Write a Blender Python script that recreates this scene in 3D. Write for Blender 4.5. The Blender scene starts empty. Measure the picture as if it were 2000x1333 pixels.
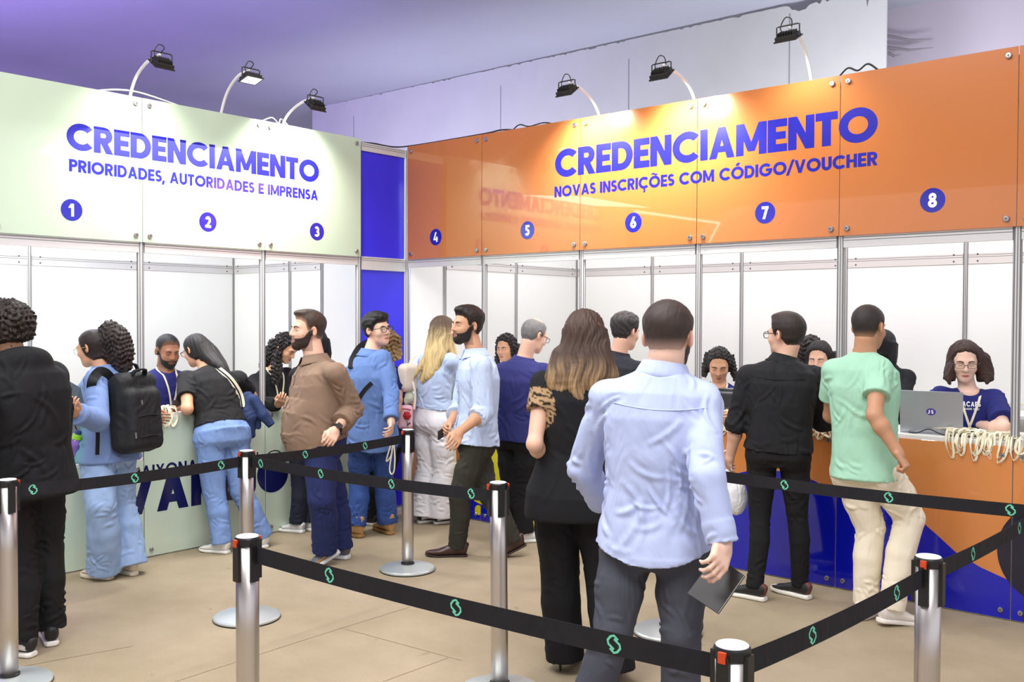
import bpy, math, os
import numpy as np
from concurrent.futures import ThreadPoolExecutor
from mathutils import Matrix, Vector

# ------------------------------------------------------------------ camera, world, exposure, lights
SC = bpy.context.scene
COL = SC.collection
F_PX, PITCH, ROLL, YAW = 1893.46, math.radians(1.2915), math.radians(0.2065), math.radians(40.713)
CAM = np.array([6.2234, -5.8041, 1.65])
fw = np.array([-math.sin(YAW)*math.cos(PITCH), math.cos(YAW)*math.cos(PITCH), -math.sin(PITCH)])
rt0 = np.array([math.cos(YAW), math.sin(YAW), 0.0]); up0 = np.cross(rt0, fw)
rt = rt0*math.cos(ROLL)+up0*math.sin(ROLL); upv = -rt0*math.sin(ROLL)+up0*math.cos(ROLL)
cd = bpy.data.cameras.new('camera'); cam = bpy.data.objects.new('camera', cd); COL.objects.link(cam)
cd.sensor_width = 36.0; cd.lens = F_PX/2000*36; cd.clip_start = .05; cd.clip_end = 200
cam.matrix_world = Matrix([[rt[0], upv[0], -fw[0], CAM[0]], [rt[1], upv[1], -fw[1], CAM[1]], [rt[2], upv[2], -fw[2], CAM[2]], [0, 0, 0, 1]])
SC.camera = cam
SC.view_settings.view_transform = 'Standard'; SC.view_settings.look = 'None'; SC.view_settings.gamma = 1.0
SC.view_settings.use_curve_mapping = False
SC.view_settings.exposure = 0.0
try:
    SC.cycles.use_denoising = True
    SC.cycles.max_bounces = 7; SC.cycles.diffuse_bounces = 4; SC.cycles.glossy_bounces = 4
    SC.cycles.sample_clamp_indirect = 6.0
except Exception:
    pass
W = bpy.data.worlds.new('hall_ambient'); SC.world = W; W.use_nodes = True
W.node_tree.nodes['Background'].inputs[0].default_value = (0.92, 0.92, 1.0, 1)
W.node_tree.nodes['Background'].inputs[1].default_value = 1.12

def area(name, loc, target, sx, sy, power, col=(1, 1, 1)):
    l = bpy.data.lights.new(name, 'AREA'); l.shape = 'RECTANGLE'; l.size = sx; l.size_y = sy; l.energy = power; l.color = col
    o = bpy.data.objects.new(name, l); COL.objects.link(o); o.location = loc
    o.rotation_euler = (Vector(target)-Vector(loc)).to_track_quat('-Z', 'Y').to_euler()
    return o
# hall lighting above the queue area
area('hall_light', (3.4, -3.2, 5.38), (3.4, -3.2, 0), 3.6, 3.2, 190, (1, .985, .97))
area('hall_light', (7.4, -5.4, 5.38), (7.4, -5.4, 1.0), 2.6, 2.4, 195, (1, .985, .975))
area('hall_light', (2.8, -6.1, 5.38), (2.8, -6.1, 1.0), 3.0, 2.4, 275, (1, .985, .975))
# strip lighting inside the booths, under their roof edge
area('booth_light', (2.9, 1.15, 3.0), (2.9, 1.5, 0), 5.4, 1.2, 82, (1, 1, 1))
area('booth_light', (-1.15, -2.2, 3.0), (-1.45, -2.2, 0), 1.2, 3.8, 104, (.99, 1, .985))
# added unseen fill behind the booths to brighten wall and ceiling, and violet stage wash on the drapes at the left
area('added_fill', (-3.4, 3.9, 2.6), (-3.6, 5.3, 3.7), 7.0, .5, 108, (.93, .94, 1.0))
area('added_fill', (4.2, 3.7, 2.6), (4.4, 5.3, 3.8), 6.0, .5, 195, (.98, .98, 1.0))
area('violet_wash', (-3.0, -4.0, 3.2), (-8.5, -2.5, 5.2), 1.5, 1.5, 600, (.44, .28, 1.0))
area('violet_wash', (-2.2, 0.4, 3.0), (-6.5, 0.6, 5.5), 2.0, 2.0, 40, (.56, .52, 1.0))

# ------------------------------------------------------------------ projection helpers (photo measurements -> places)
def raydir(x, y): return fw+rt*(x-1000)/F_PX-upv*(y-666.5)/F_PX
def U(x, y, d): return CAM+raydir(x, y)*d
def on_z(x, y, z=0.0):
    r = raydir(x, y); return CAM+r*((z-CAM[2])/r[2])
def depth_of(P): return float((np.asarray(P)-CAM)@fw)
RH = np.array([math.cos(YAW), math.sin(YAW), 0.0]); FH = np.array([-math.sin(YAW), math.cos(YAW), 0.0]); ZZ = np.array([0., 0., 1.])
def facing(a):
    a = math.radians(a); return math.sin(a)*RH+math.cos(a)*FH
def rightof(a):
    a = math.radians(a); return math.cos(a)*RH-math.sin(a)*FH

# ------------------------------------------------------------------ materials
MATS = {}
def lin(c):
    return tuple((x/12.92 if x <= .04045 else ((x+.055)/1.055)**2.4) for x in (v/255 for v in c))
def mat(name, rgb=(128, 128, 128), rough=.6, metal=0.0, attr=False, coat=0.0, emit=0.0, bump=0.0, bscale=300, vary=0.0, vscale=6, sheen=0.0, trans=0.0, alpha=1.0, spec=.5, stretch=None, aniso=0.0, folds=0.0):
    if name in MATS: return MATS[name]
    m = bpy.data.materials.new(name); m.use_nodes = True; nt = m.node_tree; b = nt.nodes['Principled BSDF']
    I = b.inputs; c = (*lin(rgb), 1)
    I['Base Color'].default_value = c; I['Roughness'].default_value = rough; I['Metallic'].default_value = metal
    I['Specular IOR Level'].default_value = spec
    if coat: I['Coat Weight'].default_value = coat; I['Coat Roughness'].default_value = .02
    if sheen: I['Sheen Weight'].default_value = sheen; I['Sheen Roughness'].default_value = .5
    if trans: I['Transmission Weight'].default_value = trans
    if aniso: I['Anisotropic'].default_value = aniso
    I['Alpha'].default_value = alpha
    if emit:
        I['Emission Color'].default_value = c; I['Emission Strength'].default_value = emit
    tc = nt.nodes.new('ShaderNodeTexCoord'); src = tc.outputs['Object']
    if stretch:
        mp = nt.nodes.new('ShaderNodeMapping'); mp.inputs['Scale'].default_value = stretch
        nt.links.new(src, mp.inputs[0]); src = mp.outputs[0]
    colout = None
    if attr:
        at = nt.nodes.new('ShaderNodeAttribute'); at.attribute_name = 'Col'; colout = at.outputs['Color']
    if vary:
        nz = nt.nodes.new('ShaderNodeTexNoise'); nz.inputs['Scale'].default_value = vscale; nz.inputs['Detail'].default_value = 5
        nt.links.new(src, nz.inputs['Vector'])
        mr = nt.nodes.new('ShaderNodeMapRange'); mr.inputs[1].default_value = .3; mr.inputs[2].default_value = .7
        mr.inputs[3].default_value = 1-vary; mr.inputs[4].default_value = 1+vary
        nt.links.new(nz.outputs['Fac'], mr.inputs[0])
        mx = nt.nodes.new('ShaderNodeMix'); mx.data_type = 'RGBA'; mx.blend_type = 'MULTIPLY'; mx.inputs[0].default_value = 1.0
        if colout: nt.links.new(colout, mx.inputs[6])
        else: mx.inputs[6].default_value = c
        nt.links.new(mr.outputs[0], mx.inputs[7]); colout = mx.outputs[2]
    if colout: nt.links.new(colout, I['Base Color'])
    if bump:
        n2 = nt.nodes.new('ShaderNodeTexNoise'); n2.inputs['Scale'].default_value = bscale; n2.inputs['Detail'].default_value = 3
        nt.links.new(src, n2.inputs['Vector'])
        bp = nt.nodes.new('ShaderNodeBump'); bp.inputs['Strength'].default_value = bump; bp.inputs['Distance'].default_value = .004
        nt.links.new(n2.outputs['Fac'], bp.inputs['Height']); nt.links.new(bp.outputs[0], I['Normal'])
        if folds:
            n3 = nt.nodes.new('ShaderNodeTexNoise'); n3.inputs['Scale'].default_value = 5.5; n3.inputs['Detail'].default_value = 2.5; n3.inputs['Distortion'].default_value = 1.6
            mp3 = nt.nodes.new('ShaderNodeMapping'); mp3.inputs['Scale'].default_value = (1.25, 1.25, .55); nt.links.new(tc.outputs['Object'], mp3.inputs[0]); nt.links.new(mp3.outputs[0], n3.inputs['Vector'])
            b3 = nt.nodes.new('ShaderNodeBump'); b3.inputs['Strength'].default_value = folds; b3.inputs['Distance'].default_value = .05
            nt.links.new(n3.outputs['Fac'], b3.inputs['Height']); nt.links.new(b3.outputs[0], bp.inputs['Normal'])
    MATS[name] = m; return m
def cloth(name, rgb, vary=.06, rough=.85, bump=.10, bscale=800, vscale=9, sheen=.0, folds=.28): return mat(name, rgb, rough, bump=bump, bscale=bscale, vary=vary, vscale=vscale, sheen=sheen, spec=.25, folds=folds)

# ------------------------------------------------------------------ object helpers
def tag(o, label=None, cat=None, group=None, kind=None):
    if label: o['label'] = label
    if cat: o['category'] = cat
    if group: o['group'] = group
    if kind: o['kind'] = kind
    return o
def empty(name, loc, label, cat, group=None):
    o = bpy.data.objects.new(name, None); COL.objects.link(o); o.location = loc; o.empty_display_size = .05
    return tag(o, label, cat, group)
def mesh(name, V, Fc, m, parent=None, cols=None, smooth=False, root=None, label=None):
    """V world coordinates; Fc an (n,4) array or list of faces; stored relative to the thing's base"""
    V = np.asarray(V, float)
    o3 = np.zeros(3)
    p = parent
    while p is not None: o3 = o3+np.array(p.location); p = p.parent
    base = np.zeros(3)
    if parent is None and root is not None: base = np.asarray(root, float)
    me = bpy.data.meshes.new(name); VV = V-o3-base
    if isinstance(Fc, np.ndarray):
        nf, k = Fc.shape
        me.vertices.add(len(VV)); me.vertices.foreach_set('co', VV.astype(np.float32).ravel())
        me.loops.add(nf*k); me.loops.foreach_set('vertex_index', Fc.astype(np.int32).ravel())
        me.polygons.add(nf); me.polygons.foreach_set('loop_start', np.arange(0, nf*k, k, dtype=np.int32))
        me.update(calc_edges=True); me.validate()
    else:
        me.from_pydata([tuple(v) for v in VV], [], [tuple(int(i) for i in f) for f in Fc]); me.update()
    if smooth:
        me.polygons.foreach_set('use_smooth', np.ones(len(me.polygons), dtype=bool))
    if cols is not None:
        a = me.color_attributes.new('Col', 'FLOAT_COLOR', 'POINT')
        c = np.ones((len(V), 4), np.float32); c[:, :3] = cols; a.data.foreach_set('color', c.ravel())
    if m is not None: me.materials.append(m)
    o = bpy.data.objects.new(name, me); COL.objects.link(o); o.location = base
    if parent is not None: o.parent = parent
    if label: o['label'] = label
    return o

class MB:
    """collects solids into one part"""
    def __init__(s): s.V = []; s.F = []
    def add(s, V, F):
        n = len(s.V); s.V += [tuple(v) for v in V]; s.F += [tuple(int(i)+n for i in f) for f in F]; return s
    def box(s, lo, hi, bev=0.0):
        x0, y0, z0 = lo; x1, y1, z1 = hi
        if bev <= 0:
            return s.add([(x0, y0, z0), (x1, y0, z0), (x1, y1, z0), (x0, y1, z0), (x0, y0, z1), (x1, y0, z1), (x1, y1, z1), (x0, y1, z1)],
                         [(0, 3, 2, 1), (4, 5, 6, 7), (0, 1, 5, 4), (1, 2, 6, 5), (2, 3, 7, 6), (3, 0, 4, 7)])
        b = bev; V = []; lev = [(z0, b), (z0+b, 0), (z1-b, 0), (z1, b)]
        for z, i in lev:
            V += [(x0+i, y0+i+b*0, z), (x1-i, y0+i, z), (x1-i, y1-i, z), (x0+i, y1-i, z)]
        Fq = [(3, 2, 1, 0), (12, 13, 14, 15)]
        for l in range(3):
            for k in range(4):
                a = l*4+k; c = l*4+(k+1) % 4; Fq.append((a, c, c+4, a+4))
        return s.add(V, Fq)
    def obox(s, c, ax, ay, az):
        c, ax, ay, az = map(lambda v: np.asarray(v, float), (c, ax, ay, az))
        V = [c+i*ax+j*ay+k*az for k in (-1, 1) for i, j in ((-1, -1), (1, -1), (1, 1), (-1, 1))]
        return s.add(V, [(0, 3, 2, 1), (4, 5, 6, 7), (0, 1, 5, 4), (1, 2, 6, 5), (2, 3, 7, 6), (3, 0, 4, 7)])
    def tube(s, pts, r, n=8, closed=False):
        V, F = tube(pts, r, n, closed); return s.add(V, F)
    def lathe(s, c, prof, n=32, axis='z'):
        c = np.asarray(c, float); V = []; F = []
        for (r, z) in prof:
            for k in range(n):
                a = 2*math.pi*k/n
                q = (r*math.cos(a), r*math.sin(a), z)
                if axis == 'y': q = (q[0], -z, q[1])
                if axis == 'x': q = (z, q[0], q[1])
                V.append(c+np.array(q))
        m = len(prof)
        for i in range(m-1):
            for k in range(n):
                k2 = (k+1) % n; F.append((i*n+k, i*n+k2, (i+1)*n+k2, (i+1)*n+k))
        F.append(tuple(range(n))[::-1]); F.append(tuple((m-1)*n+k for k in range(n)))
        return s.add(V, F)
    def build(s, name, m, parent=None, smooth=False, **kw): return mesh(name, s.V, s.F, m, parent, smooth=smooth, **kw)

def smoothpath(P, n=6, closed=False):
    P = np.asarray(P, float); k = len(P); out = []
    rng_ = range(k if closed else k-1)
    for i in rng_:
        p0 = P[(i-1) % k] if (closed or i > 0) else 2*P[0]-P[1]; p1 = P[i]; p2 = P[(i+1) % k]
        p3 = P[(i+2) % k] if (closed or i < k-2) else 2*P[-1]-P[-2]
        for t in np.linspace(0, 1, n, endpoint=False):
            out.append(.5*((2*p1)+(-p0+p2)*t+(2*p0-5*p1+4*p2-p3)*t*t+(-p0+3*p1-3*p2+p3)*t**3))
    if not closed: out.append(P[-1])
    return np.array(out)
def frames(P, closed=False):
    P = np.asarray(P, float)
    if closed: T = np.roll(P, -1, 0)-np.roll(P, 1, 0)
    else: T = np.gradient(P, axis=0)
    T /= np.linalg.norm(T, axis=1)[:, None]+1e-12
    N = np.zeros_like(P); a = np.array([0, 0, 1.]) if abs(T[0][2]) < .9 else np.array([1., 0, 0])
    n = a-T[0]*(a@T[0]); n /= np.linalg.norm(n)
    for i in range(len(P)):
        n = n-T[i]*(n@T[i]); n /= np.linalg.norm(n)+1e-12; N[i] = n
    return T, N, np.cross(T, N)
def tube(P, r, n=8, closed=False, flat=None):
    P = np.asarray(P, float); T, N, B = frames(P, closed); k = len(P); r = np.broadcast_to(np.asarray(r, float), (k,))
    V = []; F = []
    for i in range(k):
        for j in range(n):
            a = 2*math.pi*j/n; V.append(P[i]+N[i]*math.cos(a)*r[i]+B[i]*math.sin(a)*r[i]*(flat or 1))
    for i in range(k if closed else k-1):
        for j in range(n):
            a = i*n+j; b = i*n+(j+1) % n; i2 = (i+1) % k; F.append((a, b, i2*n+(j+1) % n, i2*n+j))
    if not closed:
        F.append(tuple(range(n))[::-1]); F.append(tuple((k-1)*n+j for j in range(n)))
    return V, F
def ribbon(P, wdir, w, th, closed=False):
    """flat strap along P; wdir = (k,3) width directions"""
    P = np.asarray(P, float); k = len(P); T, _, _ = frames(P, closed); Wd = np.broadcast_to(np.asarray(wdir, float), (k, 3)).copy()
    Wd -= T*(Wd*T).sum(1)[:, None]; Wd /= np.linalg.norm(Wd, axis=1)[:, None]+1e-9
    Nn = np.cross(T, Wd); V = []; F = []
    for i in range(k):
        for a, b in ((-1, -1), (1, -1), (1, 1), (-1, 1)): V.append(P[i]+Wd[i]*a*w/2+Nn[i]*b*th/2)
    for i in range(k if closed else k-1):
        i2 = (i+1) % k
        for j in range(4): F.append((i*4+j, i*4+(j+1) % 4, i2*4+(j+1) % 4, i2*4+j))
    if not closed: F += [(3, 2, 1, 0), tuple((k-1)*4+j for j in range(4))]
    return V, F

# ------------------------------------------------------------------ implicit-surface modelling (bodies, clothes, hair, bags)
QUAL = float(os.environ.get('QUAL', '1'))
def smin(a, b, k):
    h = np.clip(.5+.5*(b-a)/k, 0, 1); return b+(a-b)*h-k*h*(1-h)
def smax(a, b, k): return -smin(-a, -b, k)
def sph(c, r):
    c = np.asarray(c, np.float32); return lambda P: np.linalg.norm(P-c, axis=1)-r
def ell(c, r, M=None):
    c = np.asarray(c, np.float32); r = np.asarray(r, np.float32)
    def f(P):
        q = P-c
        if M is not None: q = q@M
        k0 = np.linalg.norm(q/r, axis=1); k1 = np.linalg.norm(q/(r*r), axis=1)+1e-9
        return k0*(k0-1)/k1
    return f
def rcone(a, b, ra, rb, cut=False, cut0=False):
    a = np.asarray(a, np.float32); b = np.asarray(b, np.float32); ab = b-a; L2 = float(ab@ab)+1e-12; u = ab/math.sqrt(L2)
    def f(P):
        t = np.clip(((P-a)@ab)/L2, 0, 1); d = np.linalg.norm(P-(a+t[:, None]*ab), axis=1)-(ra+t*(rb-ra))
        if cut: d = np.maximum(d, (P-b)@u)
        if cut0: d = np.maximum(d, -((P-a)@u))
        return d
    return f
def rbox(c, h, r, M=None):
    c = np.asarray(c, np.float32); h = np.asarray(h, np.float32)-r
    def f(P):
        q = P-c
        if M is not None: q = q@M
        q = np.abs(q)-h
        return np.linalg.norm(np.maximum(q, 0), axis=1)+np.minimum(q.max(1), 0)-r
    return f
def loft(pts, lat, A, B, n=2.4, off=None):
    pts = np.asarray(pts, np.float32); k = len(pts); lat = np.broadcast_to(np.asarray(lat, np.float32), (k, 3)); A = np.asarray(A, np.float32); B = np.asarray(B, np.float32)
    def f(P):
        bd = np.full(len(P), 1e9, np.float32); q = np.zeros((len(P), 3), np.float32); aa = np.zeros(len(P), np.float32); bb = aa.copy(); ll = q.copy(); tt = q.copy(); cap = np.full(len(P), -1e3, np.float32)
        for i in range(k-1):
            ab = pts[i+1]-pts[i]; L2 = float(ab@ab)+1e-12; s = ((P-pts[i])@ab)/L2; t = np.clip(s, 0, 1)
            qi = P-(pts[i]+t[:, None]*ab); d2 = (qi*qi).sum(1); m = d2 < bd
            bd = np.where(m, d2, bd); q[m] = qi[m]; tm = t[m]
            aa[m] = A[i]+(A[i+1]-A[i])*tm; bb[m] = B[i]+(B[i+1]-B[i])*tm
            ll[m] = lat[i]+(lat[i+1]-lat[i])*tm[:, None]; tt[m] = ab/math.sqrt(L2)
            cp = np.full(m.sum(), -1e3, np.float32)
            if i == 0: cp = np.maximum(cp, -s[m]*math.sqrt(L2))
            if i == k-2: cp = np.maximum(cp, (s[m]-1)*math.sqrt(L2))
            cap[m] = cp
        q -= tt*(q*tt).sum(1)[:, None]; ll -= tt*(ll*tt).sum(1)[:, None]; ll /= np.linalg.norm(ll, axis=1)[:, None]+1e-9
        fv = np.cross(ll, tt); u = np.abs((q*ll).sum(1))/aa; v = np.abs((q*fv).sum(1))/bb
        rho = (u**n+v**n)**(1/n)+1e-6; r = np.linalg.norm(q, axis=1)
        d = np.where(rho > .25, r-r/rho, -np.minimum(aa, bb)*(1-rho))
        return np.maximum(d, cap)
    return f
def union(fs, k=0.0):
    def f(P):
        d = fs[0](P)
        for g in fs[1:]:
            e = g(P); d = smin(d, e, k) if k > 0 else np.minimum(d, e)
        return d
    return f
def bounded(f, c, R, far=.05):
    c = np.asarray(c, np.float32)
    def g(P):
        b = np.linalg.norm(P-c, axis=1)-R; m = b < far; out = np.maximum(b, far*.9)
        if m.any(): out[m] = f(P[m])
        return out
    return g
def polygonise(f, lo, hi, h):
    h = h*QUAL; B = 8; lo = np.asarray(lo, np.float64)-2*h; hi = np.asarray(hi, np.float64)+2*h
    nb = np.ceil((hi-lo)/(B*h)).astype(int)
    I = np.stack(np.meshgrid(*[np.arange(n) for n in nb], indexing='ij'), -1).reshape(-1, 3)
    cen = (lo+(I+.5)*B*h).astype(np.float32); d = f(cen); I = I[np.abs(d) < B*h*.866*1.35+.012]
    o = np.arange(B+1); L = np.stack(np.meshgrid(o, o, o, indexing='ij'), -1).reshape(-1, 3)
    vals = np.empty((len(I), 729), np.float32)
    for s in range(0, len(I), 400):
        G = I[s:s+400, None, :]*B+L[None]; vals[s:s+400] = f((lo+G.reshape(-1, 3)*h).astype(np.float32)).reshape(-1, 729)
    keep = (vals.min(1) < 0) & (vals.max(1) >= 0); I = I[keep]; vals = vals[keep].reshape(-1, 9, 9, 9)
    ins = vals < 0; dims = nb*B+1
    c8 = [(i, j, k) for i in (0, 1) for j in (0, 1) for k in (0, 1)]
    def sl(a, o): return a[:, o[0]:o[0]+8, o[1]:o[1]+8, o[2]:o[2]+8]
    cnt = sum(sl(ins, o).astype(np.int8) for o in c8); act = (cnt > 0) & (cnt < 8)
    bi, ci, cj, ck = np.nonzero(act)
    base = I[bi]*B+np.stack([ci, cj, ck], 1); cid = (base[:, 0]*dims[1]+base[:, 1])*dims[2]+base[:, 2]
    cv = np.stack([vals[bi, ci+o[0], cj+o[1], ck+o[2]] for o in c8], 1)
    acc = np.zeros((len(bi), 3)); num = np.zeros(len(bi))
    for a in range(8):
        for ax in range(3):
            if c8[a][ax] == 0:
                bo = list(c8[a]); bo[ax] = 1; b = c8.index(tuple(bo)); va = cv[:, a]; vb = cv[:, b]; m = (va < 0) != (vb < 0)
                t = va[m]/(va[m]-vb[m]); p = np.tile(np.array(c8[a], float), (m.sum(), 1)); p[:, ax] = t; acc[m] += p; num[m] += 1
    V = lo+(base+acc/num[:, None])*h
    order = np.argsort(cid); cs = cid[order]; quads = []
    for ax in range(3):
        e = [0, 0, 0]; e[ax] = 1; A0 = ins[:, :8, :8, :8]; A1 = sl(ins, e); m = A0 != A1
        b2, i2, j2, k2 = np.nonzero(m); g = I[b2]*B+np.stack([i2, j2, k2], 1); flip = A0[b2, i2, j2, k2]
        a1, a2 = [(1, 2), (2, 0), (0, 1)][ax]; qs = []
        for s1, s2 in ((-1, -1), (0, -1), (0, 0), (-1, 0)):
            q = g.copy(); q[:, a1] += s1; q[:, a2] += s2
            i_ = (q[:, 0]*dims[1]+q[:, 1])*dims[2]+q[:, 2]; pos = np.searchsorted(cs, i_); pos = np.clip(pos, 0, len(cs)-1)
            qs.append(np.where(cs[pos] == i_, order[pos], -1))
        Q = np.stack(qs, 1); Q = np.where(flip[:, None], Q, Q[:, ::-1]); quads.append(Q[(Q >= 0).all(1)])
    return V, np.concatenate(quads)
def drop_specks(V, F, least=150):
    lab = np.arange(len(V))
    for _ in range(200):
        m = lab[F].min(1); new = lab.copy()
        for k in range(4): np.minimum.at(new, F[:, k], m)
        new = new[new]
        if (new == lab).all(): break
        lab = new
    cnt = np.bincount(lab, minlength=len(V)); ok = cnt[lab] >= least; F = F[ok[F].all(1)]; us = np.unique(F); mp_ = np.zeros(len(V), int); mp_[us] = np.arange(len(us)); return V[us], mp_[F]
def vnormals(V, F):
    n = np.cross(V[F[:, 2]]-V[F[:, 0]], V[F[:, 3]]-V[F[:, 1]]); N = np.zeros_like(V)
    for k in range(F.shape[1]):
        for a in range(3): N[:, a] += np.bincount(F[:, k], n[:, a], len(V))
    return N/(np.linalg.norm(N, axis=1)[:, None]+1e-12)
def laplace(V, F, it=1, lam=.5):
    for _ in range(it):
        S = np.zeros_like(V); c = np.zeros(len(V))
        for k in range(4):
            for nb_ in (F[:, (k+1) % 4], F[:, (k-1) % 4]):
                for a in range(3): S[:, a] += np.bincount(F[:, k], V[nb_, a], len(V))
                c += np.bincount(F[:, k], minlength=len(V))
        V = V+lam*(S/np.maximum(c, 1)[:, None]-V)
    return V
def creases(V, N, specs, seed):
    rng = np.random.default_rng(seed); disp = np.zeros(len(V))
    for (c, R, cnt, axis, spread, Ln, w, amp) in specs:
        d = np.linalg.norm(V-np.asarray(c), axis=1); idx = np.nonzero(d < R)[0]
        if len(idx) == 0: continue
        axis = np.asarray(axis, float); axis = axis/(np.linalg.norm(axis)+1e-9)
        for i in rng.choice(idx, cnt):
            n = N[i]; t = axis-n*(axis@n); t /= np.linalg.norm(t)+1e-9; b = np.cross(n, t); a = rng.normal(0, spread); t = t*math.cos(a)+b*math.sin(a)
            L = Ln*rng.uniform(.5, 1.4); ww = w*rng.uniform(.7, 1.4); am = amp*rng.uniform(.4, 1.2)
            q = V-V[i]; m = (q*q).sum(1) < (L/2+3*ww)**2; q = q[m]; s = q@t; s2 = np.clip(s, -L/2, L/2)
            curve = .15*L*((s2/(L/2))**2)
            dd = np.linalg.norm(q-s2[:, None]*t-curve[:, None]*b, axis=1); tap = 1-np.abs(s2/(L/2))**2*.8
            disp[m] += am*tap*(np.exp(-(dd/ww)**2)-.75*np.exp(-(dd/(2.1*ww))**2))
    return V+N*np.clip(disp, -.018, .018)[:, None]
def wob(P, freq, seed, n=5):
    rng = np.random.default_rng(seed); out = np.zeros(len(P))
    for _ in range(n):
        k = rng.normal(size=3); k *= freq*rng.uniform(.6, 1.6)/np.linalg.norm(k); out += np.sin(P@k+rng.uniform(0, 6.28))
    return out/n
def Rmat(yaw, pitch=0, roll=0):
    """columns: right, forward, up of a head facing yaw (camera frame degrees), pitched down, rolled to its right"""
    f = facing(yaw); r = rightof(yaw); p = math.radians(pitch); f2 = f*math.cos(p)-ZZ*math.sin(p); u2 = np.cross(r, f2)
    q = math.radians(roll); r3 = r*math.cos(q)-u2*math.sin(q); u3 = np.cross(r3, f2)
    return np.stack([r3, f2, u3], 1)
# ------------------------------------------------------------------ the hall
HC = 5.5
def quad_mesh(name, pts, m, kind='structure', **kw):
    o = mesh(name, pts, [(0, 1, 2, 3)], m, **kw); tag(o, kind=kind); return o
m_floor = bpy.data.materials.new('tan_carpet'); m_floor.use_nodes = True
def _floor():
    nt = m_floor.node_tree; N = nt.nodes; Lk = nt.links; b = N['Principled BSDF']; b.inputs['Roughness'].default_value = .95; b.inputs['Specular IOR Level'].default_value = .15
    tc = N.new('ShaderNodeTexCoord')
    def noise(s, d=4, rough=.6):
        n = N.new('ShaderNodeTexNoise'); n.inputs['Scale'].default_value = s; n.inputs['Detail'].default_value = d; n.inputs['Roughness'].default_value = rough; Lk.new(tc.outputs['Object'], n.inputs['Vector']); return n
    r = N.new('ShaderNodeValToRGB'); r.color_ramp.elements[0].position = .3; r.color_ramp.elements[1].position = .72
    r.color_ramp.elements[0].color = (*lin((152, 138, 114)), 1); r.color_ramp.elements[1].color = (*lin((176, 161, 137)), 1)
    n1 = noise(1.3, 7, .62); Lk.new(n1.outputs['Fac'], r.inputs['Fac'])
    n2 = noise(160, 3, .8); mr = N.new('ShaderNodeMapRange'); mr.inputs[1].default_value = .25; mr.inputs[2].default_value = .75; mr.inputs[3].default_value = .86; mr.inputs[4].default_value = 1.12
    Lk.new(n2.outputs['Fac'], mr.inputs[0])
    mx = N.new('ShaderNodeMix'); mx.data_type = 'RGBA'; mx.blend_type = 'MULTIPLY'; mx.inputs[0].default_value = 1; Lk.new(r.outputs[0], mx.inputs[6]); Lk.new(mr.outputs[0], mx.inputs[7])
    # scuffs: small dark spots
    n3 = noise(7, 2, .5); r3 = N.new('ShaderNodeValToRGB'); r3.color_ramp.elements[0].position = .22; r3.color_ramp.elements[1].position = .29
    r3.color_ramp.elements[0].color = (.55, .5, .45, 1); r3.color_ramp.elements[1].color = (1, 1, 1, 1); Lk.new(n3.outputs['Fac'], r3.inputs['Fac'])
    mx2 = N.new('ShaderNodeMix'); mx2.data_type = 'RGBA'; mx2.blend_type = 'MULTIPLY'; mx2.inputs[0].default_value = .6; Lk.new(mx.outputs[2], mx2.inputs[6]); Lk.new(r3.outputs[0], mx2.inputs[7])
    Lk.new(mx2.outputs[2], b.inputs['Base Color'])
    bp = N.new('ShaderNodeBump'); bp.inputs['Strength'].default_value = .35; bp.inputs['Distance'].default_value = .004; Lk.new(n2.outputs['Fac'], bp.inputs['Height']); Lk.new(bp.outputs[0], b.inputs['Normal'])
_floor()
quad_mesh('floor', [(-12, -24, 0), (14, -24, 0), (14, 12, 0), (-12, 12, 0)], m_floor)
# carpet seams lying along the floor
ms = mat('carpet_seam', (160, 144, 118), .95)
mb = MB()
for (xa, ya, xb, yb, w_) in ((748, 1332, 876, 1285, .004), (300, 1345, 600, 1248, .010), (600, 1248, 800, 1186, .007), (660, 1225, 900, 1290, .006), (0, 1310, 260, 1262, .006)):
    a = on_z(xa, ya, .0015); b = on_z(xb, yb, .0015); u = (b-a)/np.linalg.norm(b-a); v = np.array([-u[1], u[0], 0])*w_/2; mb.add([a-v, b-v, b+v, a+v], [(0, 1, 2, 3)])
tag(mb.build('trim_1', ms), kind='structure')
# ceiling and left wall: one violet-grey drape that sweeps down at the left
m_drape = mat('drape', (178, 181, 197), .9, vary=.05, vscale=.5, bump=.15, bscale=1.2)
prof = [(14.0, HC)]+[(-9.0-3*math.sin(t), HC-3+3*math.cos(t)) for t in np.linspace(0, math.pi/2, 14)]+[(-12.0, 0)]
ys = np.linspace(-24, 12, 48); V = []; Fq = []
for (x, z) in prof:
    for y in ys: V.append((x, y, z+(.03*math.sin(y*2.1)+.02*math.sin(y*5.3))*(1 if z > 2 else 0)))
for i in range(len(prof)-1):
    for j in range(len(ys)-1):
        a = i*len(ys)+j; Fq.append((a, a+1, a+len(ys)+1, a+len(ys)))
tag(mesh('ceiling', V, Fq, m_drape, smooth=True), kind='structure')
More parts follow.
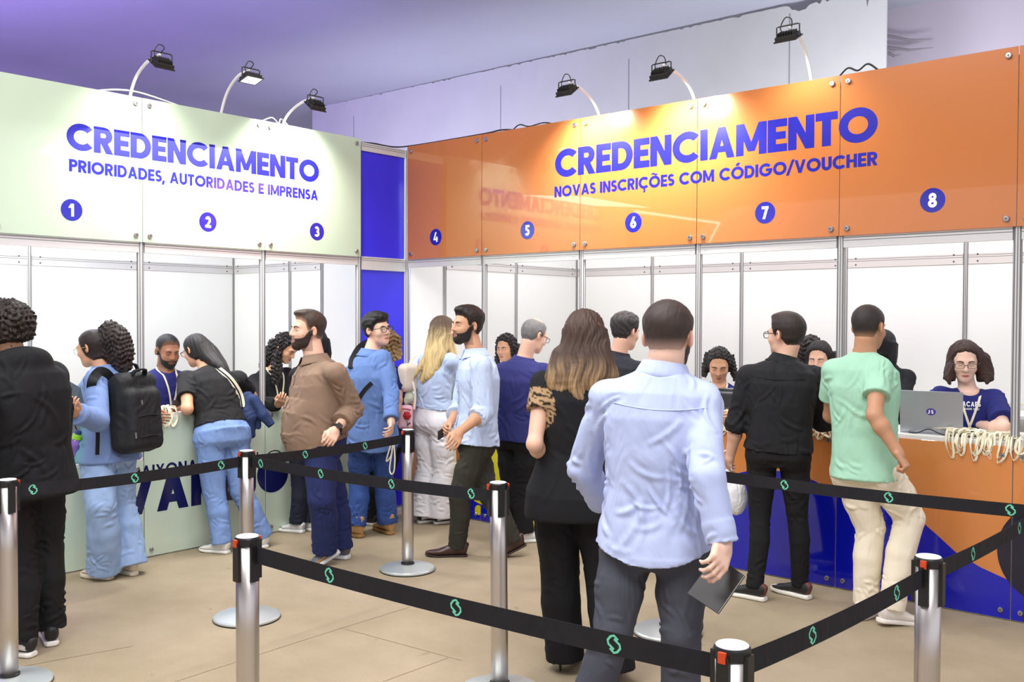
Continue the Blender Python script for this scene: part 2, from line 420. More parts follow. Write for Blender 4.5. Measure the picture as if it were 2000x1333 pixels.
# painted back wall with a ragged top edge, ending before the drape at the right
YB = 5.3
def onY(x, y, Y=YB):
    r = raydir(x, y); return CAM+r*((Y-CAM[1])/r[1])
xL = onY(610, 230)[0]; xR = onY(1731, 60)[0]
m_bw = mat('plaster_board', (206, 208, 208), .9, vary=.03, vscale=2)
rng = np.random.default_rng(5)
topx = np.linspace(xL, xR, 240); zt = []
zline = onY(1000, 120)[2]
for x in topx:
    z = onY(640, 205)[2]+(onY(1500, 20)[2]-onY(640, 205)[2])*(x-xL)/(xR-xL)
    f_ = max(0, (x-1.0)/(xR-1.0)); zt.append(z-abs(rng.normal(0, .012+.085*f_)) if rng.random() < .35 else z)
zt = [z-.10*math.exp(-((x-onY(1562, 30)[0])/.10)**2) for x, z in zip(topx, zt)]
V = [(x, YB, 0) for x in topx]+[(x, YB, z) for x, z in zip(topx, zt)]+[(x, YB+.03, 0) for x in topx]+[(x, YB+.03, z) for x, z in zip(topx, zt)]
n = len(topx); Fq = []
for i in range(n-1): Fq += [(i, i+1, n+i+1, n+i), (2*n+i+1, 2*n+i, 3*n+i, 3*n+i+1), (n+i, n+i+1, 3*n+i+1, 3*n+i)]
Fq += [(0, n, 3*n, 2*n), (n-1, 3*n-1, 4*n-1, 2*n-1)]
tag(mesh('wall_back', V, Fq, m_bw), kind='structure')
m_seam = mat('board_seam', (150, 148, 156), .9)
mb = MB()
for px in (691, 978, 1228, 1541):
    q = onY(px, 200); mb.box((q[0]-.006, YB-.004, 1.5), (q[0]+.006, YB, 5.2 if px < 1500 else 5.35))
tag(mb.build('trim_2', m_seam), kind='structure')
m_cl = mat('wall_drape', (186, 179, 194), .9, vary=.04, vscale=.7)
V = []; Fq = []; nx = 40
for i in range(nx+1):
    x = xR-1.2+i*(14.5-xR)/nx
    for z in np.linspace(0, HC+.1, 8): V.append((x, 6.4+.05*math.sin(x*2.3+z*.6)+.03*math.sin(x*6), z))
for i in range(nx):
    for j in range(7): a = i*8+j; Fq.append((a, a+8, a+9, a+1))
tag(mesh('wall_right', V, Fq, m_cl, smooth=True), kind='structure')
mb = MB()
for (xa, ya, xb, yb) in ((1733, 70, 1820, 77), (1733, 93, 1822, 93), (1735, 104, 1760, 106)):
    a = onY(xa, ya, 6.3); b = onY(xb, yb, 6.3); mb.tube([a, (a+b)/2+np.array([0, 0, -.03]), b], [.02, .016, .004], 6)
tag(mb.build('trim_3', mat('torn_tape', (150, 143, 152), .9)), kind='structure')

# ------------------------------------------------------------------ lettering: geometric capitals drawn as strokes
def g_arc(cx, cy, rx, ry, a0, a1, w, n=28):
    t = np.radians(np.linspace(a0, a1, n)); V = []; F = []
    for a in t:
        c, s = math.cos(a), math.sin(a); V += [(cx+(rx+w/2)*c, cy+(ry+w/2)*s), (cx+(rx-w/2)*c, cy+(ry-w/2)*s)]
    for i in range(n-1): F.append((2*i, 2*i+2, 2*i+3, 2*i+1))
    return V, F
def g_rect(x0, y0, x1, y1): return [(x0, y0), (x1, y0), (x1, y1), (x0, y1)], [(0, 1, 2, 3)]
def g_diag(x0, y0, x1, y1, w):
    h = w/2*math.hypot(x1-x0, y1-y0)/abs(y1-y0); return [(x0-h, y0), (x0+h, y0), (x1+h, y1), (x1-h, y1)], [(0, 1, 2, 3)]
def glyph(ch, w):
    h = w/2; P = []
    base = {'Ó': 'O', 'Õ': 'O', 'Ç': 'C'}.get(ch, ch); W_ = .5
    if base == 'O': P = [g_arc(.52, .5, .52-h, .51-h, 0, 360, w, 48)]; W_ = 1.04
    elif base == 'C': P = [g_arc(.52, .5, .52-h, .51-h, 42, 318, w, 44)]; W_ = .92
    elif base == 'G': P = [g_arc(.52, .5, .52-h, .51-h, 42, 360, w, 44), g_rect(.54, .5-h*.9, 1.04, .5+h*.9)]; W_ = 1.04
    elif base == 'I': P = [g_rect(0, 0, w, 1)]; W_ = w
    elif base in 'EF':
        P = [g_rect(0, 0, w, 1), g_rect(0, 1-w*.95, .58, 1), g_rect(0, .5-h*.9, .54, .5+h*.9)]
        if base == 'E': P.append(g_rect(0, 0, .58, w*.95))
        W_ = .58
    elif base == 'L': P = [g_rect(0, 0, w, 1), g_rect(0, 0, .52, w*.95)]; W_ = .5
    elif base == 'T': P = [g_rect(.31-h, 0, .31+h, 1), g_rect(0, 1-w*.95, .62, 1)]; W_ = .62
    elif base == 'H': P = [g_rect(0, 0, w, 1), g_rect(.74-w, 0, .74, 1), g_rect(0, .5-h*.9, .74, .5+h*.9)]; W_ = .74
    elif base == 'N': P = [g_rect(0, 0, w, 1), g_rect(.76-w, 0, .76, 1), g_diag(.76-h*1.1, 0, h*1.1, 1, w*.86)]; W_ = .76
    elif base == 'M': P = [g_rect(0, 0, w*.95, 1), g_rect(.95-w*.95, 0, .95, 1), g_diag(.475, .12, h*1.15, 1, w*.8), g_diag(.475, .12, .95-h*1.15, 1, w*.8)]; W_ = .95
    elif base == 'A': P = [g_diag(h*1.1, 0, .43, 1, w*.92), g_diag(.86-h*1.1, 0, .43, 1, w*.92), g_rect(.22, .2, .64, .2+w*.8)]; W_ = .86
    elif base == 'V': P = [g_diag(.43, 0, h*1.1, 1, w*.92), g_diag(.43, 0, .86-h*1.1, 1, w*.92)]; W_ = .86
    elif base == 'X': P = [g_diag(h*1.2, 0, .78-h*1.2, 1, w*.9), g_diag(.78-h*1.2, 0, h*1.2, 1, w*.9)]; W_ = .78
    elif base in 'PR':
        P = [g_rect(0, 0, w, 1), g_rect(w*.5, 1-w*.95, .36, 1), g_rect(w*.5, .36, .36, .36+w*.95), g_arc(.36, .68, .32-h, .32-w*.475, -90, 90, w*.95, 24)]
        W_ = .66
        if base == 'R': P.append(g_diag(.62-h*.4, 0, .36, .42, w*.95)); W_ = .7
    elif base == 'D': P = [g_rect(0, 0, w, 1), g_rect(w*.5, 1-w*.95, .34, 1), g_rect(w*.5, 0, .34, w*.95), g_arc(.34, .5, .46-h, .5-w*.475, -90, 90, w*.97, 30)]; W_ = .8
    elif base == 'B': P = []
    elif base == 'U': P = [g_rect(0, .36, w, 1), g_rect(.72-w, .36, .72, 1), g_arc(.36, .36, .36-h, .37-h, 180, 360, w, 28)]; W_ = .72
    elif base == 'J': P = [g_rect(.46-w, .3, .46, 1), g_arc(.16, .3, .3-h, .31-h, 200, 360, w, 24)]; W_ = .48
    elif base == 'S': r_ = (.51-h)/2; P = [g_arc(.29, .5+r_, .27-h*.8, r_, 25, 275, w*.95, 28), g_arc(.29, .5-r_, .285-h*.8, r_, -155, 95, w*.95, 28)]; W_ = .58
    elif base == '/': P = [g_diag(0, -.12, .44, 1.08, w*.85)]; W_ = .46
    elif base == ',': P = [g_diag(.04, -.2, .14, .16, w*.9)]; W_ = .22
    elif base == '1': P = [g_rect(.28-h, 0, .28+h, 1), g_diag(.04, .66, .26, .98, w*.9)]; W_ = .42
    elif base == '2': P = [g_arc(.32, .68, .3-h, .32-h, -35, 165, w, 26), g_diag(.17, .08, .5, .56, w*.9), g_rect(.02, 0, .64, w)]; W_ = .64
    elif base == '3': r_ = (.51-h)/2; P = [g_arc(.28, .5+r_, .27-h*.7, r_, -95, 150, w*.95, 26), g_arc(.28, .5-r_, .31-h*.7, r_, -150, 95, w*.95, 26)]; W_ = .62
    elif base == '4': P = [g_diag(.1, .24, .4, 1, w*.9), g_rect(.02, .18, .7, .18+w*.9), g_rect(.42, 0, .42+w, .55)]; W_ = .7
    elif base == '5': P = [g_rect(.08, 1-w*.95, .6, 1), g_rect(.08, .5, .08+w*.9, 1), g_arc(.3, .32, .32-h, .33-h, -150, 118, w, 30)]; W_ = .64
    elif base == '6': P = [g_arc(.33, .33, .33-h, .33-h, 0, 360, w, 36), g_diag(.14, .42, .42, 1, w*.95)]; W_ = .66
    elif base == '7': P = [g_rect(.02, 1-w*.95, .64, 1), g_diag(.22, 0, .52, .96, w*.98)]; W_ = .64
    elif base == '8': P = [g_arc(.33, .735, .27-h*.8, .265-h*.8, 0, 360, w*.9, 32), g_arc(.33, .28, .33-h, .285-h*.9, 0, 360, w*.95, 36)]; W_ = .66
    elif base == ' ': W_ = .32
    if ch == 'Ó': P.append(g_diag(.48, 1.08, .62, 1.3, w*.9))
    if ch == 'Õ': P += [g_arc(.40, 1.12, .12, .07, 0, 180, w*.6, 10), g_arc(.64, 1.16, .12, .07, 180, 360, w*.6, 10)]
    if ch == 'Ç': P += [g_rect(.46, -.12, .46+w*.6, .04), g_arc(.5, -.16, .09, .09, -120, 70, w*.6, 10)]
    return P, W_
def layout(text, w, gap):
    x = 0; out = []
    for ch in text:
        P, a = glyph(ch, w); out.append((ch, x, P, a)); x += a+gap
    return out, x-gap
def text_parts(text, w, gap, x0, x1, z0, h, seams):
    """glyph polygons in wall coordinates grouped by the panel (seam interval) the glyph mostly lies on"""
    gl, tot = layout(text, w, gap); sx = (x1-x0)/tot; G = {}
    for ch, gx, P, a in gl:
        if not P: continue
        cx = x0+(gx+a/2)*sx; k = sum(1 for s in seams if cx > s)
        V, F = G.setdefault(k, ([], []))
        for pv, pf in P:
            n0 = len(V); V += [(x0+(gx+u)*sx, z0+v*h) for u, v in pv]; F += [tuple(i+n0 for i in f) for f in pf]
    return G
def wallmap(side, off):
    """booth-front coordinates (s along the wall to the right, z) -> world"""
    if side == 'L': return lambda s, z: (off, s, z)
    return lambda s, z: (s, -off, z)
def flat(name, VF, side, off, m, parent, **kw):
    """each stroke of the print lies a hair above the one before, so that overlaps stay clean"""
    V, F = VF; lay = [0]*len(V); cur = 0; last = -1
    for f in F:
        if not any(i <= last for i in f): cur += 1
        last = max(last, max(f))
        for i in f: lay[i] = cur
    return mesh(name, [wallmap(side, off+.00004*(lay[i] % 12))(*V[i]) for i in range(len(V))], [tuple(f) for f in F], m, parent, **kw)
def disc2(cx, cz, r, n=48, xlo=-1e9, xhi=1e9):
    pts = [(min(max(cx+r*math.cos(2*math.pi*k/n), xlo), xhi), cz+r*math.sin(2*math.pi*k/n)) for k in range(n)]
    return pts, [tuple(range(n))]

# ------------------------------------------------------------------ booths: aluminium frame, walls, fascias, counters
m_alu = mat('aluminium', (214, 212, 211), .36, metal=.35, spec=.5)
m_groove = mat('post_groove', (96, 96, 100), .6)
m_white = mat('white_panel', (238, 239, 237), .22, spec=.5)
m_whitem = mat('white_melamine', (236, 236, 234), .4)
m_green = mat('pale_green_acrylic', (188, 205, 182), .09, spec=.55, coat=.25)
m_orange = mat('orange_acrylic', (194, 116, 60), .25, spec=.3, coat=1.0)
m_green_lit = mat('pale_green_acrylic_lit', (208, 224, 204), .09, spec=.55, coat=.25)  # same green acrylic as the fascia, lighter copy: light level put into the colour
m_orange_lit = mat('orange_acrylic_lit', (212, 134, 72), .25, spec=.3, coat=1.0)  # same orange as the fascia; difference in brightness is put into the colour
m_blue = mat('ultramarine_panel', (50, 44, 222), .3, spec=.5)
m_print = mat('blue_print', (31, 30, 152), .35, spec=.3)
m_badge = mat('badge_blue', (38, 36, 158), .1, spec=.5, coat=.3)
m_digit = mat('badge_white', (246, 246, 246), .2)
m_bolt = mat('steel_bolt', (178, 176, 178), .3, metal=.9)
m_boltc = mat('bolt_socket', (90, 88, 90), .4, metal=.8)
ZB, ZT = 2.165, 3.142
LS = [0.0, -.507, -1.452, -2.434, -3.425]      # left booth seams (negative y)
RS = [0.0, .906, 1.896, 2.879, 3.865, 4.853, 5.843, 6.83]
tcount = [3]
def trim(mb, m):
    tcount[0] += 1; o = mb.build('trim_%d' % tcount[0], m); tag(o, kind='structure'); return o
def post(x, y, z0=0.0, z1=3.1, r=.022):
    mb = MB(); V = []; n = 16
    for z in (z0, z1):
        for k in range(n):
            a = 2*math.pi*(k+.5)/n; rr = r*(1 if k % 2 == 0 else .97) if (k//2) % 2 == 0 else r*.93
            V.append((x+rr*math.cos(a), y+rr*math.sin(a), z))
    mb.add(V, [(k, (k+1) % n, n+(k+1) % n, n+k) for k in range(n)]+[tuple(range(n, 2*n))]); o = trim(mb, m_alu)
    g = MB()
    for k in range(8):
        a = 2*math.pi*(k+.25)/8; c, s = math.cos(a), math.sin(a)
        g.obox((x+r*.93*c, y+r*.93*s, (z0+z1)/2), (.0028*c, .0028*s, 0), (-.0022*s, .0022*c, 0), (0, 0, (z1-z0)/2-.002))
    g.build('groove', m_groove, o)
def beam(a, b, z0, z1, th=.02):
    """horizontal rail with two grooves, between two ground points"""
    a = np.array(a); b = np.array(b); d = b-a; L = np.linalg.norm(d); u = d/L; nrm = np.array([-u[1], u[0]]); mb = MB()
    c = (a+b)/2; mb.obox((c[0], c[1], (z0+z1)/2), (u[0]*L/2, u[1]*L/2, 0), (nrm[0]*th, nrm[1]*th, 0), (0, 0, (z1-z0)/2)); o = trim(mb, m_alu)
    g = MB()
    for zz in (z1-.014, z1-.030):
        for s in (-1, 1):
            g.obox((c[0]+nrm[0]*th*s, c[1]+nrm[1]*th*s, zz), (u[0]*L/2, u[1]*L/2, 0), (nrm[0]*.0012, nrm[1]*.0012, 0), (0, 0, .0016))
    g.build('groove', m_groove, o); return o
D = 2.48
# front posts
for y in LS[1:]: post(-.03, y, .0, 3.1)
for x in RS[1:]: post(x+.0, .03, .0, 3.1)
post(-.03, .03, 0, 3.12, .025)
# front beams under the fascias
for i in range(1, 4): beam((-.03, LS[i]-.022), (-.03, LS[i+1]+.022), 2.095, 2.168)
for i in range(0, 7): beam((RS[i]+.022, .03), (RS[i+1]-.022, .03), 2.095, 2.168)
for i in range(1, 4): beam((-.03, LS[i]-.022), (-.03, LS[i+1]+.022), 3.07, 3.10)
for i in range(0, 7): beam((RS[i]+.022, .03), (RS[i+1]-.022, .03), 3.07, 3.10)
# blue corner panel between the booths
mb = MB(); mb.box((-.036, -.485, .02), (-.024, .008, 2.06)); mb.box((-.036, -.485, 2.17), (-.024, .008, 3.05)); o = mb.build('wall_corner', m_blue); tag(o, kind='structure')
beam((-.03, -.485), (-.03, .008), 2.06, 2.17); beam((-.03, -.485), (-.03, .008), 3.05, 3.12)
# interior walls
def wall_panels(name, a, b):
    a = np.array(a, float); b = np.array(b, float); d = b-a; L = np.linalg.norm(d); u = d/L; n_ = np.array([-u[1], u[0]])*.004; c = (a+b)/2
    mb = MB(); mb.obox((c[0], c[1], 1.57), (u[0]*L/2, u[1]*L/2, 0), (n_[0], n_[1], 0), (0, 0, 1.55)); tag(mb.build(name, m_white), kind='structure')
m_dot = mat('screw_head', (60, 60, 62), .5)
def rail_run(P0, nseg_pts, nrm):
    """posts and the double rail with screws along an interior wall"""
    for i, q in enumerate(nseg_pts): post(q[0], q[1], 0, 3.1, .018)
    for a, b in zip(nseg_pts[:-1], nseg_pts[1:]):
        a = np.array(a); b = np.array(b); u = (b-a)/np.linalg.norm(b-a); a2 = a+u*.02; b2 = b-u*.02
        o = beam(a2, b2, 2.105, 2.19, .012); mb = MB()
        for e, s in ((a2, 1), (b2, -1)):
            for z in (2.128, 2.182):
                c = e+u*s*.07; mb.obox((c[0]+nrm[0]*.0125, c[1]+nrm[1]*.0125, z), (u[0]*.006, u[1]*.006, 0), (nrm[0]*.002, nrm[1]*.002, 0), (0, 0, .006))
        mb.build('screw', m_dot, o)
rail_run(None, [(x, D) for x in (0.0, .95, 1.93, 2.92, 3.90, 4.89, 5.88, 6.87)], (0, -1))
rail_run(None, [(-.0, y) for y in (D, 1.48, .48)], (1, 0))
rail_run(None, [(-D, y) for y in (-.09, -1.12, -2.14, -3.13)], (1, 0))
rail_run(None, [(x, -.09) for x in (-D, -1.52, -1.03)], (0, -1))
wall_panels('wall_1', (0, D+.0), (7.6, D)); wall_panels('wall_2', (0, 0.06), (0, D)); wall_panels('wall_3', (-D, -3.43), (-D, -.09)); wall_panels('wall_5', (-D, -3.43), (-.06, -3.43)); wall_panels('wall_4', (-D, -.09), (-.06, -.09))
# the booth roof edge that carries the strip lights is out of sight behind the fascias

def bolts(parent, side, pts, off=.012, r=.017):
    mp = wallmap(side, off)
    for (s, z) in pts:
        mb = MB(); c = mp(s, z); mb.lathe(c, [(r*.35, -.012), (r, -.010), (r, .004), (r*.82, .009), (r*.35, .0095)], 18, 'x' if side == 'L' else 'y'); o = mb.build('bolt', m_bolt, parent)
        mp2 = wallmap(side, off+.0096); mesh('socket', [mp2(s+r*.32*math.cos(a), z+r*.32*math.sin(a)) for a in np.linspace(0, 2*math.pi, 8, endpoint=False)], [tuple(range(8))], m_boltc, o)
heads = {'L': ('CREDENCIAMENTO', -2.949, -.941, 2.729, .172, 'PRIORIDADES, AUTORIDADES E IMPRENSA', -2.934, -.952, 2.588, .080),
         'R': ('CREDENCIAMENTO', 1.658, 4.093, 2.722, .207, 'NOVAS INSCRIÇÕES COM CÓDIGO/VOUCHER', 1.654, 4.095, 2.574, .082)}
badge_at = {('L', 3): ('1', -2.919), ('L', 2): ('2', -1.936), ('L', 1): ('3', -.962), ('R', 0): ('4', .38), ('R', 1): ('5', 1.388), ('R', 2): ('6', 2.368), ('R', 3): ('7', 3.377), ('R', 4): ('8', 4.412)}
where = {('L', 1): 'pale green glossy fascia panel with badge three next to the blue corner', ('L', 2): 'pale green glossy fascia panel with badge two', ('L', 3): 'pale green glossy fascia panel with badge one', ('L', 4): 'blank pale green fascia panel beyond badge one at the frame edge',
         ('R', 0): 'narrow orange glossy fascia panel with badge four beside the blue corner', ('R', 1): 'orange glossy fascia panel with badge five mirroring the green sign', ('R', 2): 'orange glossy fascia panel with badge six', ('R', 3): 'orange glossy fascia panel with badge seven', ('R', 4): 'orange glossy fascia panel with badge eight', ('R', 5): 'sliver of orange fascia panel past badge eight at the frame edge'}
txt = {}
for side in 'LR':
    t1, a0, a1, z0, h, t2, b0, b1, y0, h2 = heads[side]
    seams = sorted(LS) if side == 'L' else RS
    txt[side] = (text_parts(t1, .25, .03, a0, a1, z0, h, seams), text_parts(t2, .235, .06, b0, b1, y0, h2, seams), seams)
for side, idxs in (('L', (1, 2, 3)), ('R', (0, 1, 2, 3, 4, 5))):
    for i in idxs:
        S = LS if side == 'L' else RS; s0, s1 = sorted((S[i], S[i+1])); g = .0025
        if side == 'R' and i == 0: s0 += .028
        mp = wallmap(side, 0); root = empty('fascia_panel', mp((s0+s1)/2, ZB), where[(side, i)], 'sign panel')
        mb = MB()
        if side == 'L': mb.box((.000, s0+g, ZB), (.006, s1-g, ZT), .0012)
        else: mb.box((s0+g, -.006, ZB), (s1-g, .0, ZT), .0012)
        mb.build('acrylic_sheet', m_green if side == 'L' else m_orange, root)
        k = sum(1 for s in txt[side][2] if (s0+s1)/2 > s)
        if k in txt[side][0]: flat('heading_lettering', txt[side][0][k], side, .0068, m_print, root)
        if k in txt[side][1]: flat('small_lettering', txt[side][1][k], side, .0068, m_badge if side == 'L' else m_print, root)
        if (side, i) in badge_at:
            dgt, s = badge_at[(side, i)]
            b = flat('number_badge', disc2(s, 2.341, .070), side, .0068, m_badge, root)
            P, Wd = glyph(dgt, .235); hh = .082; V = []; F = []
            for pv, pf in P:
                n0 = len(V); V += [(s-Wd*hh*.93/2+u*hh*.93, 2.341-hh/2+v*hh) for u, v in pv]; F += [tuple(q+n0 for q in f) for f in pf]
            flat('numeral', (V, F), side, .0078, m_digit, b)
        e = .05; bolts(root, side, [(s0+e, ZB+.045), (s1-e, ZB+.045), (s0+e, ZT-.045), (s1-e, ZT-.045)])

# counters
m_navy = mat('navy_print', (22, 24, 84), .14, spec=.5, coat=.2)
m_black = mat('ink_print', (28, 28, 40), .2)
m_ublue = mat('wave_blue', (14, 24, 176), .08, spec=.55, coat=.4)
m_dnavy = mat('disc_navy', (24, 26, 50), .12, spec=.5, coat=.3)
m_yel = mat('yellow_print', (214, 208, 20), .12, coat=.3)
m_grey = mat('grey_laminate', (86, 90, 98), .5)
CT = .985
t_ap = text_parts('APAIXONADOS', .2, .1, -2.60, -1.80, .55, .088, sorted(LS)); t_pe = text_parts('PELO', .09, .14, -1.735, -1.30, .55, .088, sorted(LS)); t_va = text_parts('VAREJ', .27, .05, -2.614, -1.53, .308, .262, sorted(LS))
def wave_z(x): return float(np.interp(x, [2.3, 2.7, 3.0, 3.3, 3.55, 3.69, 3.83, 3.98, 4.12, 4.25, 4.37, 4.46, 4.57, 4.7, 4.85, 5.1, 5.4, 6.9], [.30, .46, .58, .67, .69, .66, .61, .575, .56, .535, .487, .42, .33, .27, .222, .17, .13, .1]))
clab = {('L', 1): 'pale green counter under badge three beside the blue corner', ('L', 2): 'pale green counter under badge two with navy slogan lettering', ('L', 3): 'low pale green counter under badge one with a white ledge', ('L', 4): 'low pale green counter beyond badge one at the frame edge',
        ('R', 0): 'orange and yellow counter under badge four', ('R', 1): 'orange counter with yellow shapes under badge five', ('R', 2): 'orange and blue counter under badge six', ('R', 3): 'orange counter with blue wave under badge seven', ('R', 4): 'orange counter with blue wave carrying the silver laptop', ('R', 5): 'orange counter with navy disc at the frame edge'}
for side, idxs in (('L', (1, 2, 3)), ('R', (0, 1, 2, 3, 4, 5))):
    for i in idxs:
        S = LS if side == 'L' else RS; s0, s1 = sorted((S[i], S[i+1])); g = .0025; low = side == 'L' and i >= 3; top = .70 if low else CT
        if side == 'R' and i == 0: s0 += .03
        mp = wallmap(side, 0); root = empty('service_counter', mp((s0+s1)/2, 0), clab[(side, i)], 'counter')
        B_ = MB(); T_ = MB(); P_ = MB()
        if side == 'L':
            B_.box((-.46, s0+g, .0), (-.008, s1-g, top-.035)); T_.box((-.50, s0+g, top-.03), (-.012 if not low else .0, s1-g, top), .003); P_.box((.0, s0+g, .008), (.006, s1-g, top-.025 if not low else top-.03), .0012)
        else:
            B_.box((s0+g, .008, 0), (s1-g, .46, top-.035)); T_.box((s0+g, .012, top-.03), (s1-g, .50, top), .003); P_.box((s0+g, -.006, .008), (s1-g, 0, top-.025), .0012)
        B_.build('carcass', m_whitem, root); T_.build('worktop', m_whitem, root); P_.build('front_panel', m_green_lit if side == 'L' else m_orange_lit, root)
        e = .05; bolts(root, side, [(s0+e, .055), (s1-e, .055), (s0+e, top-.075), (s1-e, top-.075)], r=.015)
        k = sum(1 for s in sorted(LS) if (s0+s1)/2 > s)
        if side == 'L':
            for nm, G, mm in (('slogan_lettering', t_ap, m_navy), ('slogan_lettering', t_pe, m_black), ('slogan_lettering', t_va, m_navy)):
                if k in G: flat(nm, G[k], 'L', .0068, mm, root)
            d = [d_ for d_ in [(-1.384, .457, .142)]][0]
            if s0 < d[0]+d[2] and s1 > d[0]-d[2]: flat('navy_dot', disc2(d[0], d[1], d[2], 64, s0+g, s1-g), 'L', .0070, m_navy, root)
        else:
            xs = np.linspace(max(s0+g, 2.3), s1-g, 40)
            if s1 > 2.35 and i >= 2:
                V = [(x, .0085) for x in xs]+[(x, wave_z(x)) for x in xs]; F = [(j, j+1, 41+j, 40+j) for j in range(39)]
                flat('wave_graphic', (V, F), 'R', .0066, m_ublue, root)
            if s1 > 4.78: flat('disc_graphic', disc2(5.06, .39, .28, 64, s0+g, s1-g), 'R', .0072, m_dnavy, root)
            if i in (0, 1):
                xx = np.linspace(s0+g, s1-g, 30)
                V = [(x, .0085) for x in xx]+[(x, .19+.05*math.sin(x*9)) for x in xx]; flat('wave_graphic', (V, [(j, j+1, 31+j, 30+j) for j in range(29)]), 'R', .0066, m_ublue, root)
                cx = .93
                pts = [(min(max(cx+.26*math.cos(a)*(1.0+.2*math.sin(2*a)), s0+g), s1-g), .5+.36*math.sin(a)) for a in np.linspace(0, 2*math.pi, 60, endpoint=False)]
                flat('yellow_graphic', (pts, [tuple(range(60))]), 'R', .0072, m_yel, root)
                for cc, rr in ((1.44, .10), (1.7, .07), (.88, .05), (.35, .1)):
                    if s0 < cc < s1: flat('yellow_graphic', disc2(cc, .09, rr*.8, 40, s0+g, s1-g), 'R', .0075, m_yel, root)
# staff shelf behind the low counter, grey front
root = empty('staff_shelf', (-.35, -3.2, 0), 'grey fronted staff shelf with white top behind the low counter', 'shelf')
mb = MB(); mb.box((-.56, -3.40, .0), (-.512, -2.46, .955)); mb.build('grey_front', m_grey, root)
mb = MB(); mb.box((-.95, -3.40, .955), (-.505, -2.46, .985), .003); mb.build('shelf_top', m_whitem, root)
mb = MB(); mb.box((-.93, -3.38, 0), (-.57, -2.48, .95)); mb.build('carcass', m_whitem, root)
# table at the back wall of the right booth
root = empty('side_table', (4.1, 2.2, 0), 'white side table against the back wall of the right booth', 'table')
mb = MB(); mb.box((3.5, 1.95, .93), (4.8, 2.42, .96), .003); mb.build('table_top', m_whitem, root)
for (x, y) in ((3.54, 1.99), (4.76, 1.99), (3.54, 2.38), (4.76, 2.38)):
    mb = MB(); mb.box((x-.02, y-.02, 0), (x+.02, y+.02, .93)); mb.build('leg', m_alu, root)

# ------------------------------------------------------------------ floodlights on white arms above the fascias
m_arm = mat('white_arm', (235, 233, 230), .4)
m_lampb = mat('flood_body', (48, 46, 44), .5, metal=.2)
m_lens_off = mat('flood_glass', (230, 230, 225), .2)
m_lens_on = mat('flood_glass_lit', (255, 255, 255), .3, emit=6)
def floodlight(side, s, out, zh, power, lit, label, slant=0.0, aim=0.0):
    mp = (lambda o, t, z: np.array((o, s+t, z))) if side == 'L' else (lambda o, t, z: np.array((s+t, -o, z)))
    root = empty('floodlight', mp(-.03, 0, ZT-.02), label, 'lamp')
    h = zh-ZT; path = smoothpath([mp(-.03, 0, ZT-.06), mp(-.02, 0, ZT+.02), mp(.06, slant*.3, ZT+h*.62), mp(out*.55, slant*.7, ZT+h*.98), mp(out*.95, slant, zh+.012)], 8)
    MB().tube(path, .0105, 10).build('arm', m_arm, root, smooth=True)
    tgt = mp(aim, slant, ZT-.38); c = mp(out, slant, zh-.055); d = tgt-c; d /= np.linalg.norm(d)
    lat = mp(0, 1, 0)-mp(0, 0, 0); v = np.cross(d, lat)
    mb = MB(); mb.obox(c-d*.012, lat*.062, v*.048, d*.012)
    for k in range(7): mb.obox(c-d*.03+lat*(-.048+.016*k), lat*.002, v*.036, d*.012)
    mb.obox(c+d*.002, lat*.07, v*.056, d*.004); mb.build('housing', m_lampb, root)
    mesh('lens', [c+d*.0065+lat*a*.058+v*b*.044 for a, b in ((-1, -1), (1, -1), (1, 1), (-1, 1))], [(0, 1, 2, 3)], m_lens_on if lit else m_lens_off, root)
    b0 = c-lat*.072-d*.006; b1 = c+lat*.072-d*.006; up = np.array([0, 0, .072])
    MB().tube([b0, b0+up*.95, b0+up+lat*.012, b1+up-lat*.012, b1+up*.95, b1], .0045, 6).build('bracket', m_lampb, root)
    MB().tube(smoothpath([c-d*.03-lat*.02, c+np.array([0, 0, .07])-lat*.05, c+np.array([0, 0, .125])-lat*.02, c+np.array([0, 0, .11])+lat*.02, path[-3]], 6), .0035, 6).build('cable', m_lampb, root)
    if power:
        l = bpy.data.lights.new('flood_beam', 'SPOT'); l.energy = power; l.spot_size = math.radians(118); l.spot_blend = .9; l.shadow_soft_size = .05; l.color = (1, .97, .90)
        o = bpy.data.objects.new('flood_beam', l); COL.objects.link(o); o.parent = root; p = c+d*.03; o.location = Vector(p)-root.location; o.rotation_euler = Vector(d).to_track_quat('-Z', 'Y').to_euler()
floodlight('L', -2.502, .38, 3.345, 34, True, 'black floodlight on a white arm above badge one', .0)
floodlight('L', -1.804, .35, 3.385, 85, True, 'glowing floodlight above badge two, its lit face towards the viewer', .0, .50)
floodlight('L', -1.26, .37, 3.285, 105, True, 'small black floodlight leaning out above badge three')
floodlight('R', 2.041, .36, 3.305, 135, True, 'black floodlight on a white arm above badge six, nearest the corner')
floodlight('R', 2.834, .39, 3.29, 145, True, 'black floodlight on a white arm between badges six and seven')
floodlight('R', 3.664, .31, 3.39, 22, True, 'highest black floodlight, on a white arm above badge eight panel edge')
